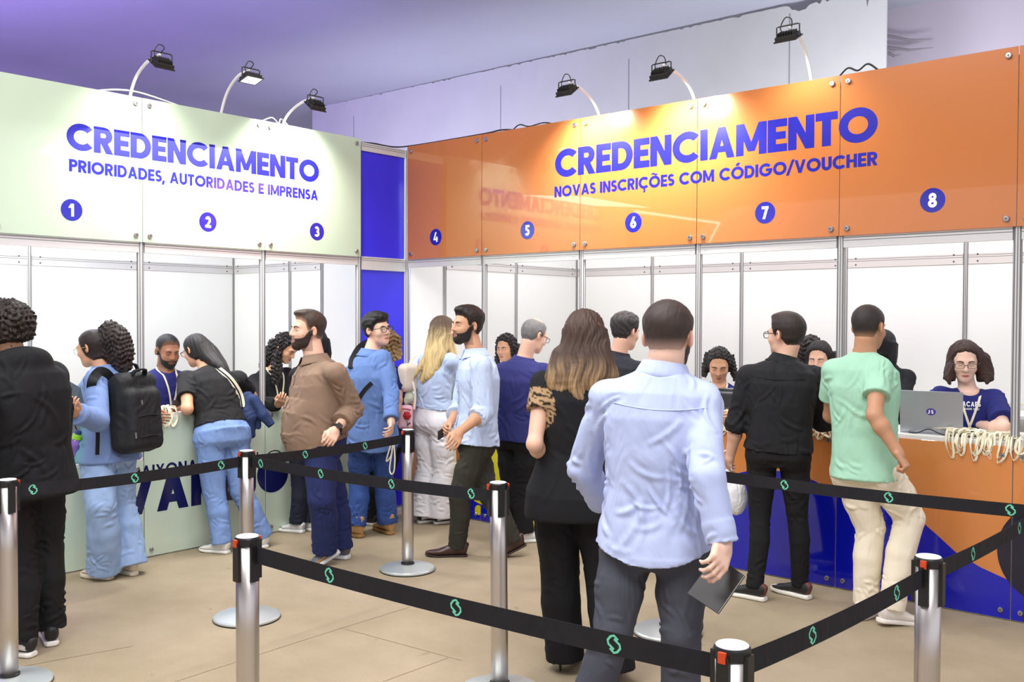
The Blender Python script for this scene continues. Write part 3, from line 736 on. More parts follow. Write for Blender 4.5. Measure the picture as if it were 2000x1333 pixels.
# loose cables lying on top of the fascias
m_cab = mat('cable_black', (30, 30, 32), .5)
def cable(name, pts, r, m, label, cat='cable', group=None):
    V, F = tube(smoothpath(pts, 6), r, 6); o = mesh(name, V, F, m, root=pts[0], smooth=True); return tag(o, label, cat, group)
cable('power_cable', [(-.05, -.9, 3.11), (-.06, -.6, 3.115), (-.03, -.35, 3.13), (-.04, -.1, 3.135), (.1, .02, 3.15), (.9, .01, 3.148), (1.1, .03, 3.16), (1.35, .03, 3.12)], .006, m_cab, 'black cable draped along the frame top over the blue corner')
cable('power_cable', [(1.2, .03, 3.145), (1.3, .0, 3.17), (1.38, .02, 3.15), (1.52, .02, 3.16), (1.62, .03, 3.14)], .005, m_cab, 'short black cable curl on the orange fascia above badge five')
cable('power_cable', [(3.84, .03, 3.145), (3.9, .02, 3.185), (3.96, .02, 3.16), (4.02, .02, 3.19), (4.08, .03, 3.145)], .006, m_cab, 'looped black cable on the orange fascia above the seam by badge eight')
cable('white_cable', [(-.05, -2.75, 3.14), (-.04, -2.6, 3.175), (-.03, -2.45, 3.185), (-.04, -2.25, 3.165), (-.05, -2.05, 3.135)], .006, m_arm, 'white cable arched over the green fascia top above badge one')
cable('white_cable', [(-.04, -1.45, 3.145), (-.03, -1.36, 3.185), (-.03, -1.30, 3.15), (-.04, -1.27, 3.19), (-.03, -1.2, 3.14)], .005, m_arm, 'tangled pale cable on the green fascia top above badge three')

# hanging light tubes in the hall, seen only as a mirror image in the orange panels
m_led = mat('led_tube', (255, 250, 240), .4, emit=9)
def mirrored(x, y, z):
    r = raydir(x, y); c = CAM.copy(); r = r*np.array([1, -1, 1]); c[1] = -c[1]; t = (z-c[2])/r[2]; return c+r*t
try:
    A_, B_2, C_2 = mirrored(1240, 413, 4.3), mirrored(1405, 436, 4.3), mirrored(1384, 476, 4.3)
    root = empty('tube_light', B_2, 'bent line of white light tube hanging above the queue, mirrored in the orange panel', 'lamp')
    V, F = tube([A_, B_2], .03, 8); mesh('light_tube', V, F, m_led, root); V, F = tube([B_2, C_2], .03, 8); mesh('light_tube', V, F, m_led, root)
except Exception as ex: print('tube', ex)

# ------------------------------------------------------------------ queue stanchions and belts
m_pole = mat('brushed_steel', (206, 200, 196), .36, metal=1.0)
m_sblk = mat('black_plastic', (26, 26, 28), .35)
m_sbase = mat('pale_steel_base', (214, 222, 222), .32, metal=.55)
m_scap = mat('white_cap', (232, 234, 238), .35)
m_tab = mat('red_latch', (206, 70, 30), .45)
SH = .925
def stanchion(x, y, ang, label, lean=(0, 0)):
    root = empty('queue_stanchion', (x, y, 0), label, 'stanchion', None)
    lx, ly = lean
    mb = MB().lathe((x, y, 0), [(.175, .0), (.18, .004), (.18, .016), (.172, .022), (.10, .034), (.05, .042), (.02, .043)], 64); mb.build('base', m_sbase, root, smooth=False)
    MB().lathe((x, y, 0), [(.182, .0), (.182, .007)], 64).build('base_rim', m_sblk, root)
    def at(z): return np.array((x+lx*z, y+ly*z, z))
    mb = MB(); V, F = tube([at(.03), at(.3), at(.6), at(SH-.025)], .038, 32); mb.add(V, F); mb.build('pole', m_pole, root, smooth=True)
    MB().lathe(at(.045), [(.044, -.008), (.044, .006), (.039, .008)], 32).build('pole_collar', m_sblk, root)
    h = at(SH-.075); mb = MB()
    for k in range(4):
        a = math.radians(ang)+k*math.pi/2; u = np.array([math.cos(a), math.sin(a), 0]); v = np.array([-u[1], u[0], 0]); mb.obox(h+u*.0405+np.array([0, 0, -.005]), u*.006, v*.015, np.array([0, 0, .065]))
    mb.build('belt_cassette', m_sblk, root)
    MB().lathe(at(SH), [(.0385, -.03), (.0415, -.026), (.0415, -.006), (.039, -.001)], 40).build('top_ring', m_sblk, root)
    MB().lathe(at(SH), [(.037, -.006), (.037, .0005), (.035, .002)], 40).build('top_cap', m_scap, root)
    a = math.radians(ang); u = np.array([math.cos(a), math.sin(a), 0]); v = np.array([-u[1], u[0], 0])
    mb = MB(); mb.obox(at(SH-.018)+u*.046, u*.004, v*.009, np.array([0, 0, .012])); mb.obox(at(SH-.018)-u*.046, u*.004, v*.009, np.array([0, 0, .012])); mb.build('release_tab', m_tab, root)
    return root
ST = dict(S0=(1.70, -4.0), S1=(1.672, -2.74), S2=(3.46, -3.94), S3=(1.58, -1.45), S4=(3.42, -2.62), S5=(3.542, -1.424), S6=(5.262, -2.72), S7=(5.197, -3.854), S8=(5.30, -1.42))
SL = dict(S0='steel queue stanchion cut by the frame edge beside the black hoodie', S1='steel queue stanchion behind the front one, where three belts meet', S2='front steel queue stanchion holding one end of the long front belt', S3='farthest steel queue stanchion, base in view before the blond woman', S4='leaning steel queue stanchion between the bearded man and the black dress', S5='queue stanchion hidden by the man in lilac shirt, only its pale disc base showing', S6='steel queue stanchion with belts on both sides before the blue counter', S7='nearest queue stanchion at the bottom edge, white cap and shiny pole', S8='queue stanchion at the frame edge joining the two rightmost belts')
for k, (x, y) in ST.items():
    stanchion(x, y, {'S4': 60}.get(k, 90), SL[k], {'S4': (-.042, .03), 'S2': (.004, -.004), 'S7': (0, 0)}.get(k, (0, 0)))
m_belt = cloth('belt_webbing', (34, 33, 38), .03, .75, .2, 900)
m_logo = mat('belt_emblem', (110, 205, 172), .6)
def emblem(P, u, n, s):
    """two interlocking angular hooks printed on the belt"""
    A = [(.74, .76), (.50, .96), (.30, .88), (.13, .66), (.17, .46), (.50, .22)]
    V = []; F = []
    for sgn in (0, 1):
        pts = [(a, b) if not sgn else (1-a, 1-b) for a, b in A]; pts = np.array(pts); T = np.gradient(pts, axis=0); T /= np.linalg.norm(T, axis=1)[:, None]; Nn = np.stack([-T[:, 1], T[:, 0]], 1)*.066; n0 = len(V)
        for p, q in zip(pts, Nn):
            for e in (1, -1):
                c = p+q*e-.5; V.append(P+u*c[0]*s*1.05+ZZ*c[1]*s+n)
        for i in range(len(pts)-1): F.append((n0+2*i, n0+2*i+2, n0+2*i+3, n0+2*i+1))
    return V, F
def belt(a, b, label, offs, sag=.012, zA=.868, zB=.868, flip=False):
    A = np.array((*a, zA)); B = np.array((*b, zB)); d = B-A; L = np.linalg.norm(d[:2]); u2 = d/np.linalg.norm(d); A = A+u2*.045; B = B-u2*.045
    ts = np.linspace(0, 1, 25); P = np.array([A+(B-A)*t-ZZ*sag*4*t*(1-t) for t in ts])
    V, F = ribbon(P, np.tile(ZZ, (25, 1)), .056, .0016); root = empty('queue_belt', (A+B)/2, label, 'belt')
    mesh('webbing', V, F, m_belt, root)
    mb = MB()
    for e in (A, B): mb.obox(e, u2*.006, np.cross(u2, ZZ)*.006, ZZ*.032)
    mb.build('end_clip', m_sblk, root)
    nrm = np.cross(u2, ZZ)
    for o in offs:
        t = o/L; c = A+(B-A)*t-ZZ*sag*4*t*(1-t)
        for sg in (1, -1):
            V, F = emblem(c, u2*sg, nrm*.0014*sg, .046); mesh('printed_emblem', V, F, m_logo, root)
def projx(P):
    d = np.asarray(P)-CAM; return 1000+F_PX*(d@rt)/(d@fw)
def belt_px(k1, k2, label, pxs, **kw):
    a, b = ST[k1], ST[k2]; L = math.hypot(b[0]-a[0], b[1]-a[1]); ts = np.linspace(.03, .97, 400)
    X = np.array([projx((a[0]+(b[0]-a[0])*t, a[1]+(b[1]-a[1])*t, .87)) for t in ts])
    belt(a, b, label, [ts[np.argmin(abs(X-p))]*L for p in pxs], **kw)
belt_px('S0', 'S1', 'black belt with mint emblems across the hoodie and denim jacket legs', [47, 263, 443])
belt_px('S1', 'S3', 'black belt crossing in front of the brown shirt man to the far stanchion', [592, 717])
belt_px('S1', 'S4', 'black belt from the three-belt stanchion to the leaning stanchion', [500, 623, 768, 933])
belt_px('S2', 'S7', 'long black front belt running down to the nearest stanchion', [633, 892, 1221])
belt_px('S7', 'S6', 'black belt rising from the nearest stanchion before the white trousers', [1580, 1759])
belt_px('S6', 'S8', 'black belt beyond the right steel stanchion, cut by the frame edge', [1897, 1994])
belt_px('S5', 'S8', 'black belt behind the lilac shirt man, before the black and cream trousers', [1528, 1743, 1995])

# ------------------------------------------------------------------ people
HC_ = np.array
def head_local():
    fs_main = [ell((0, -.015, .028), (.0755, .097, .088)), ell((0, .028, -.03), (.060, .066, .078)), ell((0, .036, -.078), (.047, .047, .036)), ell((0, .068, -.098), (.022, .020, .019))]
    core = union(fs_main, .03)
    nose = union([rcone((0, .088, .014), (0, .108, -.026), .0085, .0115), sph((.0115, .098, -.031), .0085), sph((-.0115, .098, -.031), .0085)], .010)
    brow = rcone((-.034, .078, .021), (.034, .078, .021), .0125, .0125)
    cheek = union([sph((.040, .060, -.028), .022), sph((-.040, .060, -.028), .022)], .01)
    lips = union([rcone((-.021, .085, -.0630), (0, .0915, -.0605), .0038, .0054), rcone((.021, .085, -.0630), (0, .0915, -.0605), .0038, .0054), rcone((-.016, .085, -.0690), (0, .0905, -.0700), .0042, .0060), rcone((.016, .085, -.0690), (0, .0905, -.0700), .0042, .0060)], .002)
    sock = union([sph((.032, .098, .003), .0155), sph((-.032, .098, .003), .0155)])
    lid = union([ell((.031, .0735, .002), (.0165, .014, .0125)), ell((-.031, .0735, .002), (.0165, .014, .0125))])
    def ears(P):
        Q = P.copy(); Q[:, 0] = np.abs(Q[:, 0]); c = np.array((.077, -.012, -.004), np.float32); q = Q-c
        a = math.radians(28); x = q[:, 0]*math.cos(a)+q[:, 1]*math.sin(a)*1.0; y = -q[:, 0]*math.sin(a)+q[:, 1]*math.cos(a); z = q[:, 2]-.12*q[:, 1]
        e = np.stack([x, y, z], 1); o = ell((.004, 0, 0), (.0085, .0185, .031))(e); i = ell((.012, .003, .002), (.007, .010, .020))(e); return smax(o, -i, .005)
    def f(P):
        d = core(P); d = smin(d, brow(P), .02); d = smin(d, cheek(P), .022); d = smax(d, -sock(P), .014); d = smin(d, lid(P), .006); d = smin(d, nose(P), .012); d = smin(d, lips(P), .006); d = smin(d, ears(P), .008)
        return d
    return f
HEADF = head_local()
def front_y(x, z):
    """how far forward the face surface lies at (x, z) of the head"""
    ys = np.linspace(.02, .125, 106).astype(np.float32); x = np.asarray(x, np.float32); z = np.asarray(z, np.float32); n = len(x)
    P = np.stack([np.repeat(x, 106), np.tile(ys, n), np.repeat(z, 106)], 1); d = HEADF(P).reshape(n, 106); i = 105-np.argmax((d < 0)[:, ::-1], axis=1); i = np.clip(i, 0, 104); a = d[np.arange(n), i]; b = d[np.arange(n), i+1]
    return ys[i]+(ys[1]-ys[0])*np.clip(-a/(b-a+1e-9), 0, 1)
HEADCORE = union([ell((0, -.015, .028), (.0755, .097, .088)), ell((0, .028, -.03), (.060, .066, .078)), ell((0, .036, -.078), (.047, .047, .036)), ell((0, .068, -.098), (.022, .020, .019)), rcone((0, -.028, -.04), (0, -.03, -.12), .054, .054)], .03)
def sstep(x, a, b): t = np.clip((x-a)/(b-a), 0, 1); return t*t*(3-2*t)
def to_local(f, c, M, s):
    c = np.asarray(c, np.float32); M = np.asarray(M, np.float32)
    return lambda P: f(((P-c)@M/s).astype(np.float32))*s
def hand_sdf(w, d, n, side, curl, s=1.0, thumb=.6):
    """w wrist, d direction of the fingers, n palm normal; curl = (four finger curls) radians per knuckle"""
    d = d/np.linalg.norm(d); n = n-d*(n@d); n /= np.linalg.norm(n)+1e-9; z = -n; x = np.cross(d, n) if side == 'R' else np.cross(n, d); M = np.stack([x, d, z], 1)
    curl = curl if hasattr(curl, '__len__') else (curl, curl*1.05, curl*1.1, curl*1.15)
    palm = union([rbox((0, .046, 0), (.038, .048, .013), .012), rcone((.0, -.02, 0), (0, .02, 0), .026, .027), rcone((.022, .012, -.006), (.034, .05, -.010), .017, .013)], .014)
    fing = []
    for i, (bx, Ln, r, sp) in enumerate(((.029, .072, .0088, .06), (.0098, .080, .0090, .01), (-.0098, .074, .0086, -.03), (-.0285, .058, .0078, -.08))):
        p = np.array((bx, .088-.004*(i == 3)-.002*(i == 0), .001)); a = 0.12; segs = []
        for k, fr in enumerate((.44, .31, .25)):
            a += curl[i]*(1.0 if k == 0 else 1.15); q = p+Ln*fr*np.array((math.sin(sp)*.8, math.cos(a), -math.sin(a))); segs.append(rcone(p, q, r*(1-.10*k), r*(1-.10*(k+1)))); p = q
        fing.append(union(segs, .003))
    t0, t1, t2, t3 = np.array((.026, .016, -.006)), np.array((.046, .040, -.012-.012*thumb)), np.array((.050-.012*thumb, .068, -.020-.022*thumb)), np.array((.046-.024*thumb, .092-.006*thumb, -.024-.034*thumb))
    th = union([rcone(t0, t1, .0135, .0110), rcone(t1, t2, .0110, .0100), rcone(t2, t3, .0100, .0080)], .004)
    f = lambda P: smin(smin(palm(P), np.minimum(np.minimum(fing[0](P), fing[1](P)), np.minimum(fing[2](P), fing[3](P))), .007), th(P), .008)
    return bounded(to_local(f, w, M, s), w+d*.085*s, .145*s), M
def solve(x, y, src, L, s):
    """the point on the sight line of (x, y) that lies L from src; s = +1 the farther one, -1 the nearer one"""
    r = raydir(x, y); o = CAM-src; a = r@r; b = 2*(o@r); c = o@o-L*L; q = b*b-4*a*c
    t = -b/(2*a) if q <= 0 else (-b+s*math.sqrt(q))/(2*a)
    P = CAM+r*t
    if q <= 0:
        v = P-src; P = src+v
    return P
PT = np.array([-.22, -.05, .12, .3, .5, .7, .84, .94, 1.0])
PROF = {'m': (np.array([.180, .178, .165, .158, .166, .180, .170, .105, .062]), np.array([.120, .122, .112, .106, .115, .122, .108, .082, .06])),
        'f': (np.array([.186, .184, .160, .138, .146, .158, .148, .092, .052]), np.array([.122, .124, .108, .096, .108, .115, .096, .074, .052])),
        'b': (np.array([.195, .195, .195, .195, .198, .198, .182, .11, .066]), np.array([.140, .150, .165, .168, .155, .138, .115, .088, .064]))}
JOBS = []
def person(**k): JOBS.append(k)

def build(k):
    """numbers only; returns the list of meshes for one person"""
    out = []; H = k.get('H', 1.0); sex = k.get('sex', 'm'); seed = k['seed']; rng = np.random.default_rng(seed)
    psi = k['psi']; spsi = k.get('spsi', psi); sc = H
    feet = {}
    for s in 'LR':
        ft = k.get('foot'+s)
        if ft: feet[s] = on_z(ft[0], ft[1], ft[2] if len(ft) > 2 else .09)
    if 'd' in k: dep = k['d']
    else: dep = np.mean([depth_of(v) for v in feet.values()])+k.get('dd', 0)
    Nn = U(*k['neck'][:2], dep+(k['neck'][2] if len(k['neck']) > 2 else 0))
    if k.get('pel'): Pp = U(*k['pel'][:2], dep+(k['pel'][2] if len(k['pel']) > 2 else 0))
    else: Pp = Nn-ZZ*.50*H-facing(psi)*k.get('lean', .05)
    ground = np.array([Pp[0], Pp[1], 0.0])
    hl = rightof(psi); sl = rightof(spsi)
    axis = (Nn-Pp)/np.linalg.norm(Nn-Pp)
    sl = sl-axis*(sl@axis)*.8; sl /= np.linalg.norm(sl); 
    if 'sroll' in k: sl = sl*math.cos(k['sroll'])+axis*math.sin(k['sroll'])
    A0, B0 = PROF[k.get('prof', sex)]; fat = k.get('fat', 1.0)
    shw = k.get('shw', (.182 if sex != 'f' else .158))*H
    sdr = (.098 if sex != 'f' else .085)*H; S = {'R': Nn+sl*shw-axis*sdr, 'L': Nn-sl*shw-axis*sdr}
    for s in 'LR':
        if 'sh'+s in k: q = k['sh'+s]; S[s] = U(q[0], q[1], depth_of(S[s])+(q[2] if len(q) > 2 else 0))
    Hp = {'R': Pp+hl*.092*H, 'L': Pp-hl*.092*H}
    body = facing(psi); sb = np.cross(axis, sl)  # chest forward
    sb = np.cross(sl, axis)*-1 if (np.cross(sl, axis)@facing(spsi)) < 0 else np.cross(sl, axis)
    E = {}; Wr = {}; Tip = {}
    UA, FA = .292*H, .258*H
    for s in 'LR':
        a = k.get('arm'+s)
        if a is None:
            E[s] = S[s]-ZZ*UA*.97+sl*(.05 if s == 'R' else -.05)-sb*.03; Wr[s] = E[s]-ZZ*FA*.93+sb*.10; Tip[s] = Wr[s]-ZZ*.15+sb*.06
            continue
        E[s] = solve(a[0][0], a[0][1], S[s], UA, a[0][2]); v = E[s]-S[s]; L = np.linalg.norm(v); 
        if L > UA*1.15: E[s] = S[s]+v/L*UA*1.15
        if len(a) > 1 and a[1] is not None:
            Wr[s] = solve(a[1][0], a[1][1], E[s], FA, a[1][2]); v = Wr[s]-E[s]; L = np.linalg.norm(v)
            if L > FA*1.2: Wr[s] = E[s]+v/L*FA*1.2
        else: Wr[s] = E[s]+FA*(sb*.85-ZZ*.1+(sl if s == 'L' else -sl)*.35)
        if len(a) > 2 and a[2] is not None: Tip[s] = solve(a[2][0], a[2][1], Wr[s], .16*H, a[2][2])
        else: Tip[s] = Wr[s]+(Wr[s]-E[s])/np.linalg.norm(Wr[s]-E[s])*.16*H
    K = {}; An = {}
    TH, SHN = .43*H, .42*H
    for s in 'LR':
        sg = 1 if s == 'R' else -1
        An[s] = feet[s].copy() if s in feet else ground+hl*.10*sg+np.array([0, 0, .09])-facing(psi)*.02
        kn = k.get('knee'+s)
        if kn: K[s] = solve(kn[0], kn[1], Hp[s], TH, kn[2])*.35+solve(kn[0], kn[1], Hp[s], TH, 0)*.65
        else: K[s] = (Hp[s]+An[s])/2+facing(psi)*.035
        v = K[s]-Hp[s]; L = np.linalg.norm(v)
        if L > TH*1.25: K[s] = Hp[s]+v/L*TH*1.25
    # head
    hd = k['head']; hs = k.get('hs', 1.0)*(.985 if sex != 'f' else .93); M = Rmat(hd[2], hd[3] if len(hd) > 3 else 0, hd[4] if len(hd) > 4 else 0)
    hc = U(hd[0], hd[1], depth_of(Nn)+k.get('hz', 0.0))
    skin = np.array(lin(k['skin']))
    # ---- body: one continuous surface
    neck_a = hc+M@np.array((0, -.028, -.065))*hs; neck_r = (.056 if sex != 'f' else .046)*k.get('neckr', 1)
    path = lambda ts: np.array([Pp+(Nn-Pp)*t+body*(-.02*math.sin(math.pi*max(0, min(1, t))))*k.get('bow', 1) if t >= 0 else Pp+ZZ*t*.5*H*.98 for t in ts])
    pts = path(PT); lat = np.array([hl*(1-min(1, max(0, t)))+sl*min(1, max(0, t)) for t in PT])
    core = loft(pts[1:], lat[1:], A0[1:]*.80*fat*H, B0[1:]*.80*fat*H, 2.3)
    fs = [bounded(to_local(HEADF, hc, M, hs), hc, .165*hs), rcone(neck_a, Nn-axis*.03, neck_r, neck_r*1.08), core]
    arms = []; hands = []; bare = k.get('bare', 1.0)
    for s in 'LR':
        ar = .043*(1 if sex != 'f' else .86)*k.get('armfat', 1)*H
        mid = E[s]*.3+S[s]*.7; el = E[s]; fm = E[s]*.7+Wr[s]*.3
        fs += [rcone(Nn-axis*.05, S[s], .05*H, .048*H), rcone(S[s], mid, ar*1.15, ar*1.12), rcone(mid, el, ar*1.12, ar*.86), rcone(el, fm, ar*.88, ar*.93), rcone(fm, Wr[s], ar*.92, .0265*H*(1 if sex != 'f' else .88))]
        if not k.get('nohand'+s):
            n = k.get('palm'+s); 
            if n is None: n = (Nn+Pp)/2-Wr[s]; n = n-ZZ*n[2]
            else: n = RH*n[0]+ZZ*n[1]+FH*n[2]
            dv = Tip[s]-Wr[s]; f_, HM = hand_sdf(Wr[s], dv, n, s, k.get('curl'+s, .45), H*(1.0 if sex != 'f' else .9), k.get('thumb'+s, .6)); hands.append(f_); k['_HM'+s] = HM
    if k.get('legs', True):
        for s in 'LR': fs += [rcone(Hp[s], K[s], .07*H, .05*H), rcone(K[s], An[s], .048*H, .034*H)]
    fa = union(fs[2:], .022*H); fn = fs[1]; fh = fs[0]
    def fbody(P):
        d = smin(fa(P), fn(P), .035); d = smin(d, fh(P), .018)
        for g in hands: d = smin(d, g(P), .012)
        return d
    allp = np.array([hc, *S.values(), *E.values(), *Wr.values(), *Tip.values(), Pp, *K.values(), *An.values()]); lo, hi = allp.min(0)-.22, allp.max(0)+.22
    lo[2] = max(lo[2], .0)
    vox = k.get('vox', .0046)
    V, F = polygonise(fbody, lo, hi, vox)
    cols = np.tile(skin, (len(V), 1)); q = (V-hc)@M/hs
    def blend(w, c): 
        nonlocal cols; w = np.clip(w, 0, 1)[:, None]; cols = cols*(1-w)+np.array(c)*w
    lipw = np.exp(-((q[:, 0]/.021)**4)-((q[:, 2]+.0655)/.0085)**4)*(q[:, 1] > .07)
    blend(lipw*.25, lin(k.get('lip', tuple(int(v*f) for v, f in zip(k['skin'], (.86, .62, .62))))))
    blend(np.exp(-((np.abs(q[:, 0])-.082)/.012)**2-((q[:, 1]+.01)/.03)**2-((q[:, 2])/.035)**2)*.30*k.get('earred', 1), skin*np.array((1.0, .62, .55)))
    st = k.get('stubble', 0)
    hcol = np.array(lin(k['hair']['c']))
    if st:
        w = np.clip((-.022-q[:, 2]-.02*(q[:, 1] > .06))/.03, 0, 1)*(q[:, 1] > -.01)*(q[:, 2] > -.13); blend(w*st, hcol)
    fade = k['hair'].get('fade', 0)
    if fade:
        zl = np.interp(q[:, 1], [-.1, -.04, 0, .025, .045, .1], [-.062, -.055, -.01, .0, .055, .08]); w = np.clip((q[:, 2]-zl)/.04, 0, 1)*(np.linalg.norm(q, axis=1) < .15)
        w *= ~((np.abs(q[:, 0]) > .072) & (np.abs(q[:, 2]) < .034) & (np.abs(q[:, 1]+.012) < .024)); blend(w*fade, hcol)
    out.append(dict(name='body', V=V, F=F, mat='skin', cols=cols, smooth=True))
    # ---- eyes, brows
    if k.get('face', True):
        for sx in (-1, 1):
            ys = np.linspace(.06, .11, 60).astype(np.float32); P = np.stack([np.full(60, .031*sx), ys, np.full(60, .001)], 1).astype(np.float32); dv = HEADF(P); y0 = ys[np.argmax(dv > 0)]
            op = k.get('eye', .0043); u, v = np.meshgrid(np.linspace(0, 2*math.pi, 20, endpoint=False), np.linspace(0, 1, 9), indexing='ij')
            EV = [(.031*sx+.0135*a*math.cos(t), y0+.0022*math.sqrt(max(0, 1-a*a))-.0006, .001+op*a*math.sin(t)*(1 if math.sin(t) > 0 else .75)-.0015*a*math.cos(t)*sx*-.3) for a in np.linspace(0, 1, 8) for t in np.linspace(0, 2*math.pi, 22, endpoint=False)]
            EF = [(a*22+b, a*22+(b+1) % 22, (a+1)*22+(b+1) % 22, (a+1)*22+b) for a in range(7) for b in range(22)]
            EV = np.array(EV); EV[:, 1] = front_y(EV[:, 0], EV[:, 2])+.0006+.0008*(1-np.repeat(np.linspace(0, 1, 8), 22)**2)
            gx = k.get('gaze', 0)*.004; rr = np.hypot(EV[:, 0]-.031*sx-gx, EV[:, 2]-.001+k.get('gdown', 0)*.002); ec = np.where((rr < .0048)[:, None], np.array([lin((52, 34, 26))]), np.array([lin((226, 220, 214))])); rim = np.repeat(np.linspace(0, 1, 8), 22) > .88; up_ = EV[:, 2] > .001; ec[rim & up_] = lin((34, 24, 22)); ec[rim & ~up_] = skin*.8
            if k.get('gdown'): ec[:] = skin*.86; ec[(EV[:, 2]-.001) < -.52*op] = lin((36, 26, 24))
            out.append(dict(name='eye', V=hc+EV@M.T*hs, F=np.array(EF), mat='eye', cols=ec, smooth=True))
            bp = np.array([(.014*sx, .088, .0185), (.026*sx, .0895, .0235), (.038*sx, .083, .0245), (.049*sx, .071, .019)]); bp = smoothpath(bp, 5)
            for i in range(len(bp)):
                P = np.stack([np.full(50, bp[i, 0]), np.linspace(.05, .115, 50), np.full(50, bp[i, 2])], 1).astype(np.float32); bp[i, 1] = P[np.argmax(HEADF(P) > 0), 1]+.0005
            TV, TF = tube(bp, np.linspace(.0042, .0018, len(bp))*k.get('brow', 1), 6); out.append(dict(name='eyebrow', V=hc+np.array(TV)@M.T*hs, F=TF, mat='hair', col1=k['hair'].get('brow', k['hair']['c']), smooth=True))
        uu, vv = np.meshgrid(np.linspace(-1, 1, 25), np.linspace(-1, 1, 13), indexing='ij'); uu = uu.ravel(); vv = vv.ravel(); hh_ = np.where(vv > 0, .0066*np.maximum(1-uu**2, 0)**.6*(1-.16*np.exp(-(uu/.18)**2)), .0082*np.maximum(1-uu**2, 0)**.55); LX = .0225*uu; LZ = -.0652+vv*hh_-.0014*np.abs(uu)**2
        LV = np.stack([LX, front_y(LX, LZ)+.0005+.0010*(1-vv**2)*(np.abs(vv) > .12), LZ], 1); lipc = np.array(lin(k.get('lip', tuple(int(v*f) for v, f in zip(k['skin'], (.84, .62, .60)))))); lc = np.tile(lipc, (len(uu), 1)); lc[vv > 0] *= .86; lc[np.abs(vv) < .12] = lipc*.30; ed = np.clip((np.maximum(np.abs(vv), np.abs(uu))-.7)/.3, 0, 1)[:, None]*.6; lc = lc*(1-ed)+skin*ed
        LF = np.array([(i*13+j, (i+1)*13+j, (i+1)*13+j+1, i*13+j+1) for i in range(24) for j in range(12)]); out.append(dict(name='lips', V=hc+LV@M.T*hs, F=LF, mat='skin', cols=lc, smooth=True))
    # ---- hair
    hsx = k['hair']; style = hsx['style']; t_top = hsx.get('t', .012); t_side = hsx.get('ts', t_top*.6)
    lowc = style in ('long', 'curly', 'pony', 'bob')
    def scalp(q):
        if lowc: zl = np.interp(q[:, 1], [-.12, -.02, .02, .035, .052, .072, .1], hsx.get('line', [-.085, -.085, -.05, .008, .064, .090, .097]))
        else: zl = np.interp(q[:, 1], [-.12, -.045, -.012, .010, .030, .042, .062, .1], hsx.get('line', [-.062, -.058, -.012, -.012, .0, .048, .064, .072]))
        sm = np.clip((q[:, 2]-.0)/.08, 0, 1); t = t_side+(t_top-t_side)*sm*sm*(3-2*sm); e = q[:, 2]-zl
        d = HEADCORE(q)
        if 'quiff' in hsx:
            qv = hsx['quiff']; d = smin(d, ell((0, qv[0], qv[1]), qv[2])(q)+t, .02)
        ew = .012 if lowc else hsx.get('edge', .035); d = d-t*sstep(e, -.004, ew)+.009*(1-sstep(e, -.012, .004)); d = np.maximum(d, -(e+.022))
        if not lowc:
            ea = ell((.080, -.010, -.002), (.014, .021, .034))(np.stack([np.abs(q[:, 0]), q[:, 1], q[:, 2]], 1)); d = smax(d, -ea, .006)
        inner = ell((0, -.015, .028), (.066, .087, .078))(q); return np.maximum(d, -inner)
    parts = [bounded(to_local(scalp, hc, M, hs), hc, .19*hs)]; pts_h = [hc]
    vol = []
    for b in hsx.get('fall', []):      # chain of (px, py, dz, half width, half depth)
        P = np.array([U(x, y, depth_of(hc)+dz) for x, y, dz, a, c in b]); aa = [q_[3] for q_ in b]; cc = [q_[4] for q_ in b]; P = smoothpath(P, 4); aa = smoothpath(np.array([[v] for v in aa]), 4)[:, 0]; cc = smoothpath(np.array([[v] for v in cc]), 4)[:, 0]
        vol.append(loft(P, rightof(hsx.get('fyaw', spsi)), aa, cc, 2.2)); pts_h += list(P)
    for b in hsx.get('blobs', []):
        P = [U(x, y, depth_of(hc)+dz) for x, y, dz, r in b]; pts_h += P
        if len(P) == 1: vol.append(sph(P[0], b[0][3]))
        for i in range(len(P)-1): vol.append(rcone(P[i], P[i+1], b[i][3], b[i+1][3]))
    for b in hsx.get('locks', []):
        P = smoothpath(np.array([U(x, y, depth_of(hc)+dz) for x, y, dz, r in b]), 4); rr_ = smoothpath(np.array([[q_[3]] for q_ in b]), 4)[:, 0]; pts_h += list(P)
        vol.append(union([rcone(P[i], P[i+1], rr_[i], rr_[i+1]) for i in range(len(P)-1)]))
    kk = hsx.get('k', .03)
    curl = hsx.get('curl', 0); cf = hsx.get('cf', 190)
    sub_face = k.get('facecut', True)
    def fhair(P):
        d = parts[0](P); d0 = d
        for g in vol: d = smin(d, g(P), kk)
        if curl:
            m = d < .05; 
            if m.any():
                p = P[m]; w_ = p+.012*np.stack([np.sin(p[:, 1]*55+p[:, 2]*37), np.sin(p[:, 2]*61+p[:, 0]*45), np.sin(p[:, 0]*58+p[:, 1]*41)], 1)
                cw = curl*(np.clip((d0[m]-d[m])/.02, .08, 1) if style == 'pony' else 1.0); d[m] += cw*(np.sin(w_[:, 0]*cf)+np.sin(w_[:, 1]*cf+1.3)+np.sin(w_[:, 2]*cf*.9+2.1))*.6
        if vol and sub_face:
            q_ = ((P-hc)@M/hs).astype(np.float32); fc = ell((0, .085, -.035), (.058, .06, .098))(q_)*hs; d = smax(d, -fc, .006)
        return d
    ph = np.array(pts_h); V, F = polygonise(fhair, ph.min(0)-.2, ph.max(0)+.2, k.get('hvox', .0045)); V, F = drop_specks(V, F)
    N = vnormals(V, F); q = (V-hc)@M/hs
    dsp = None
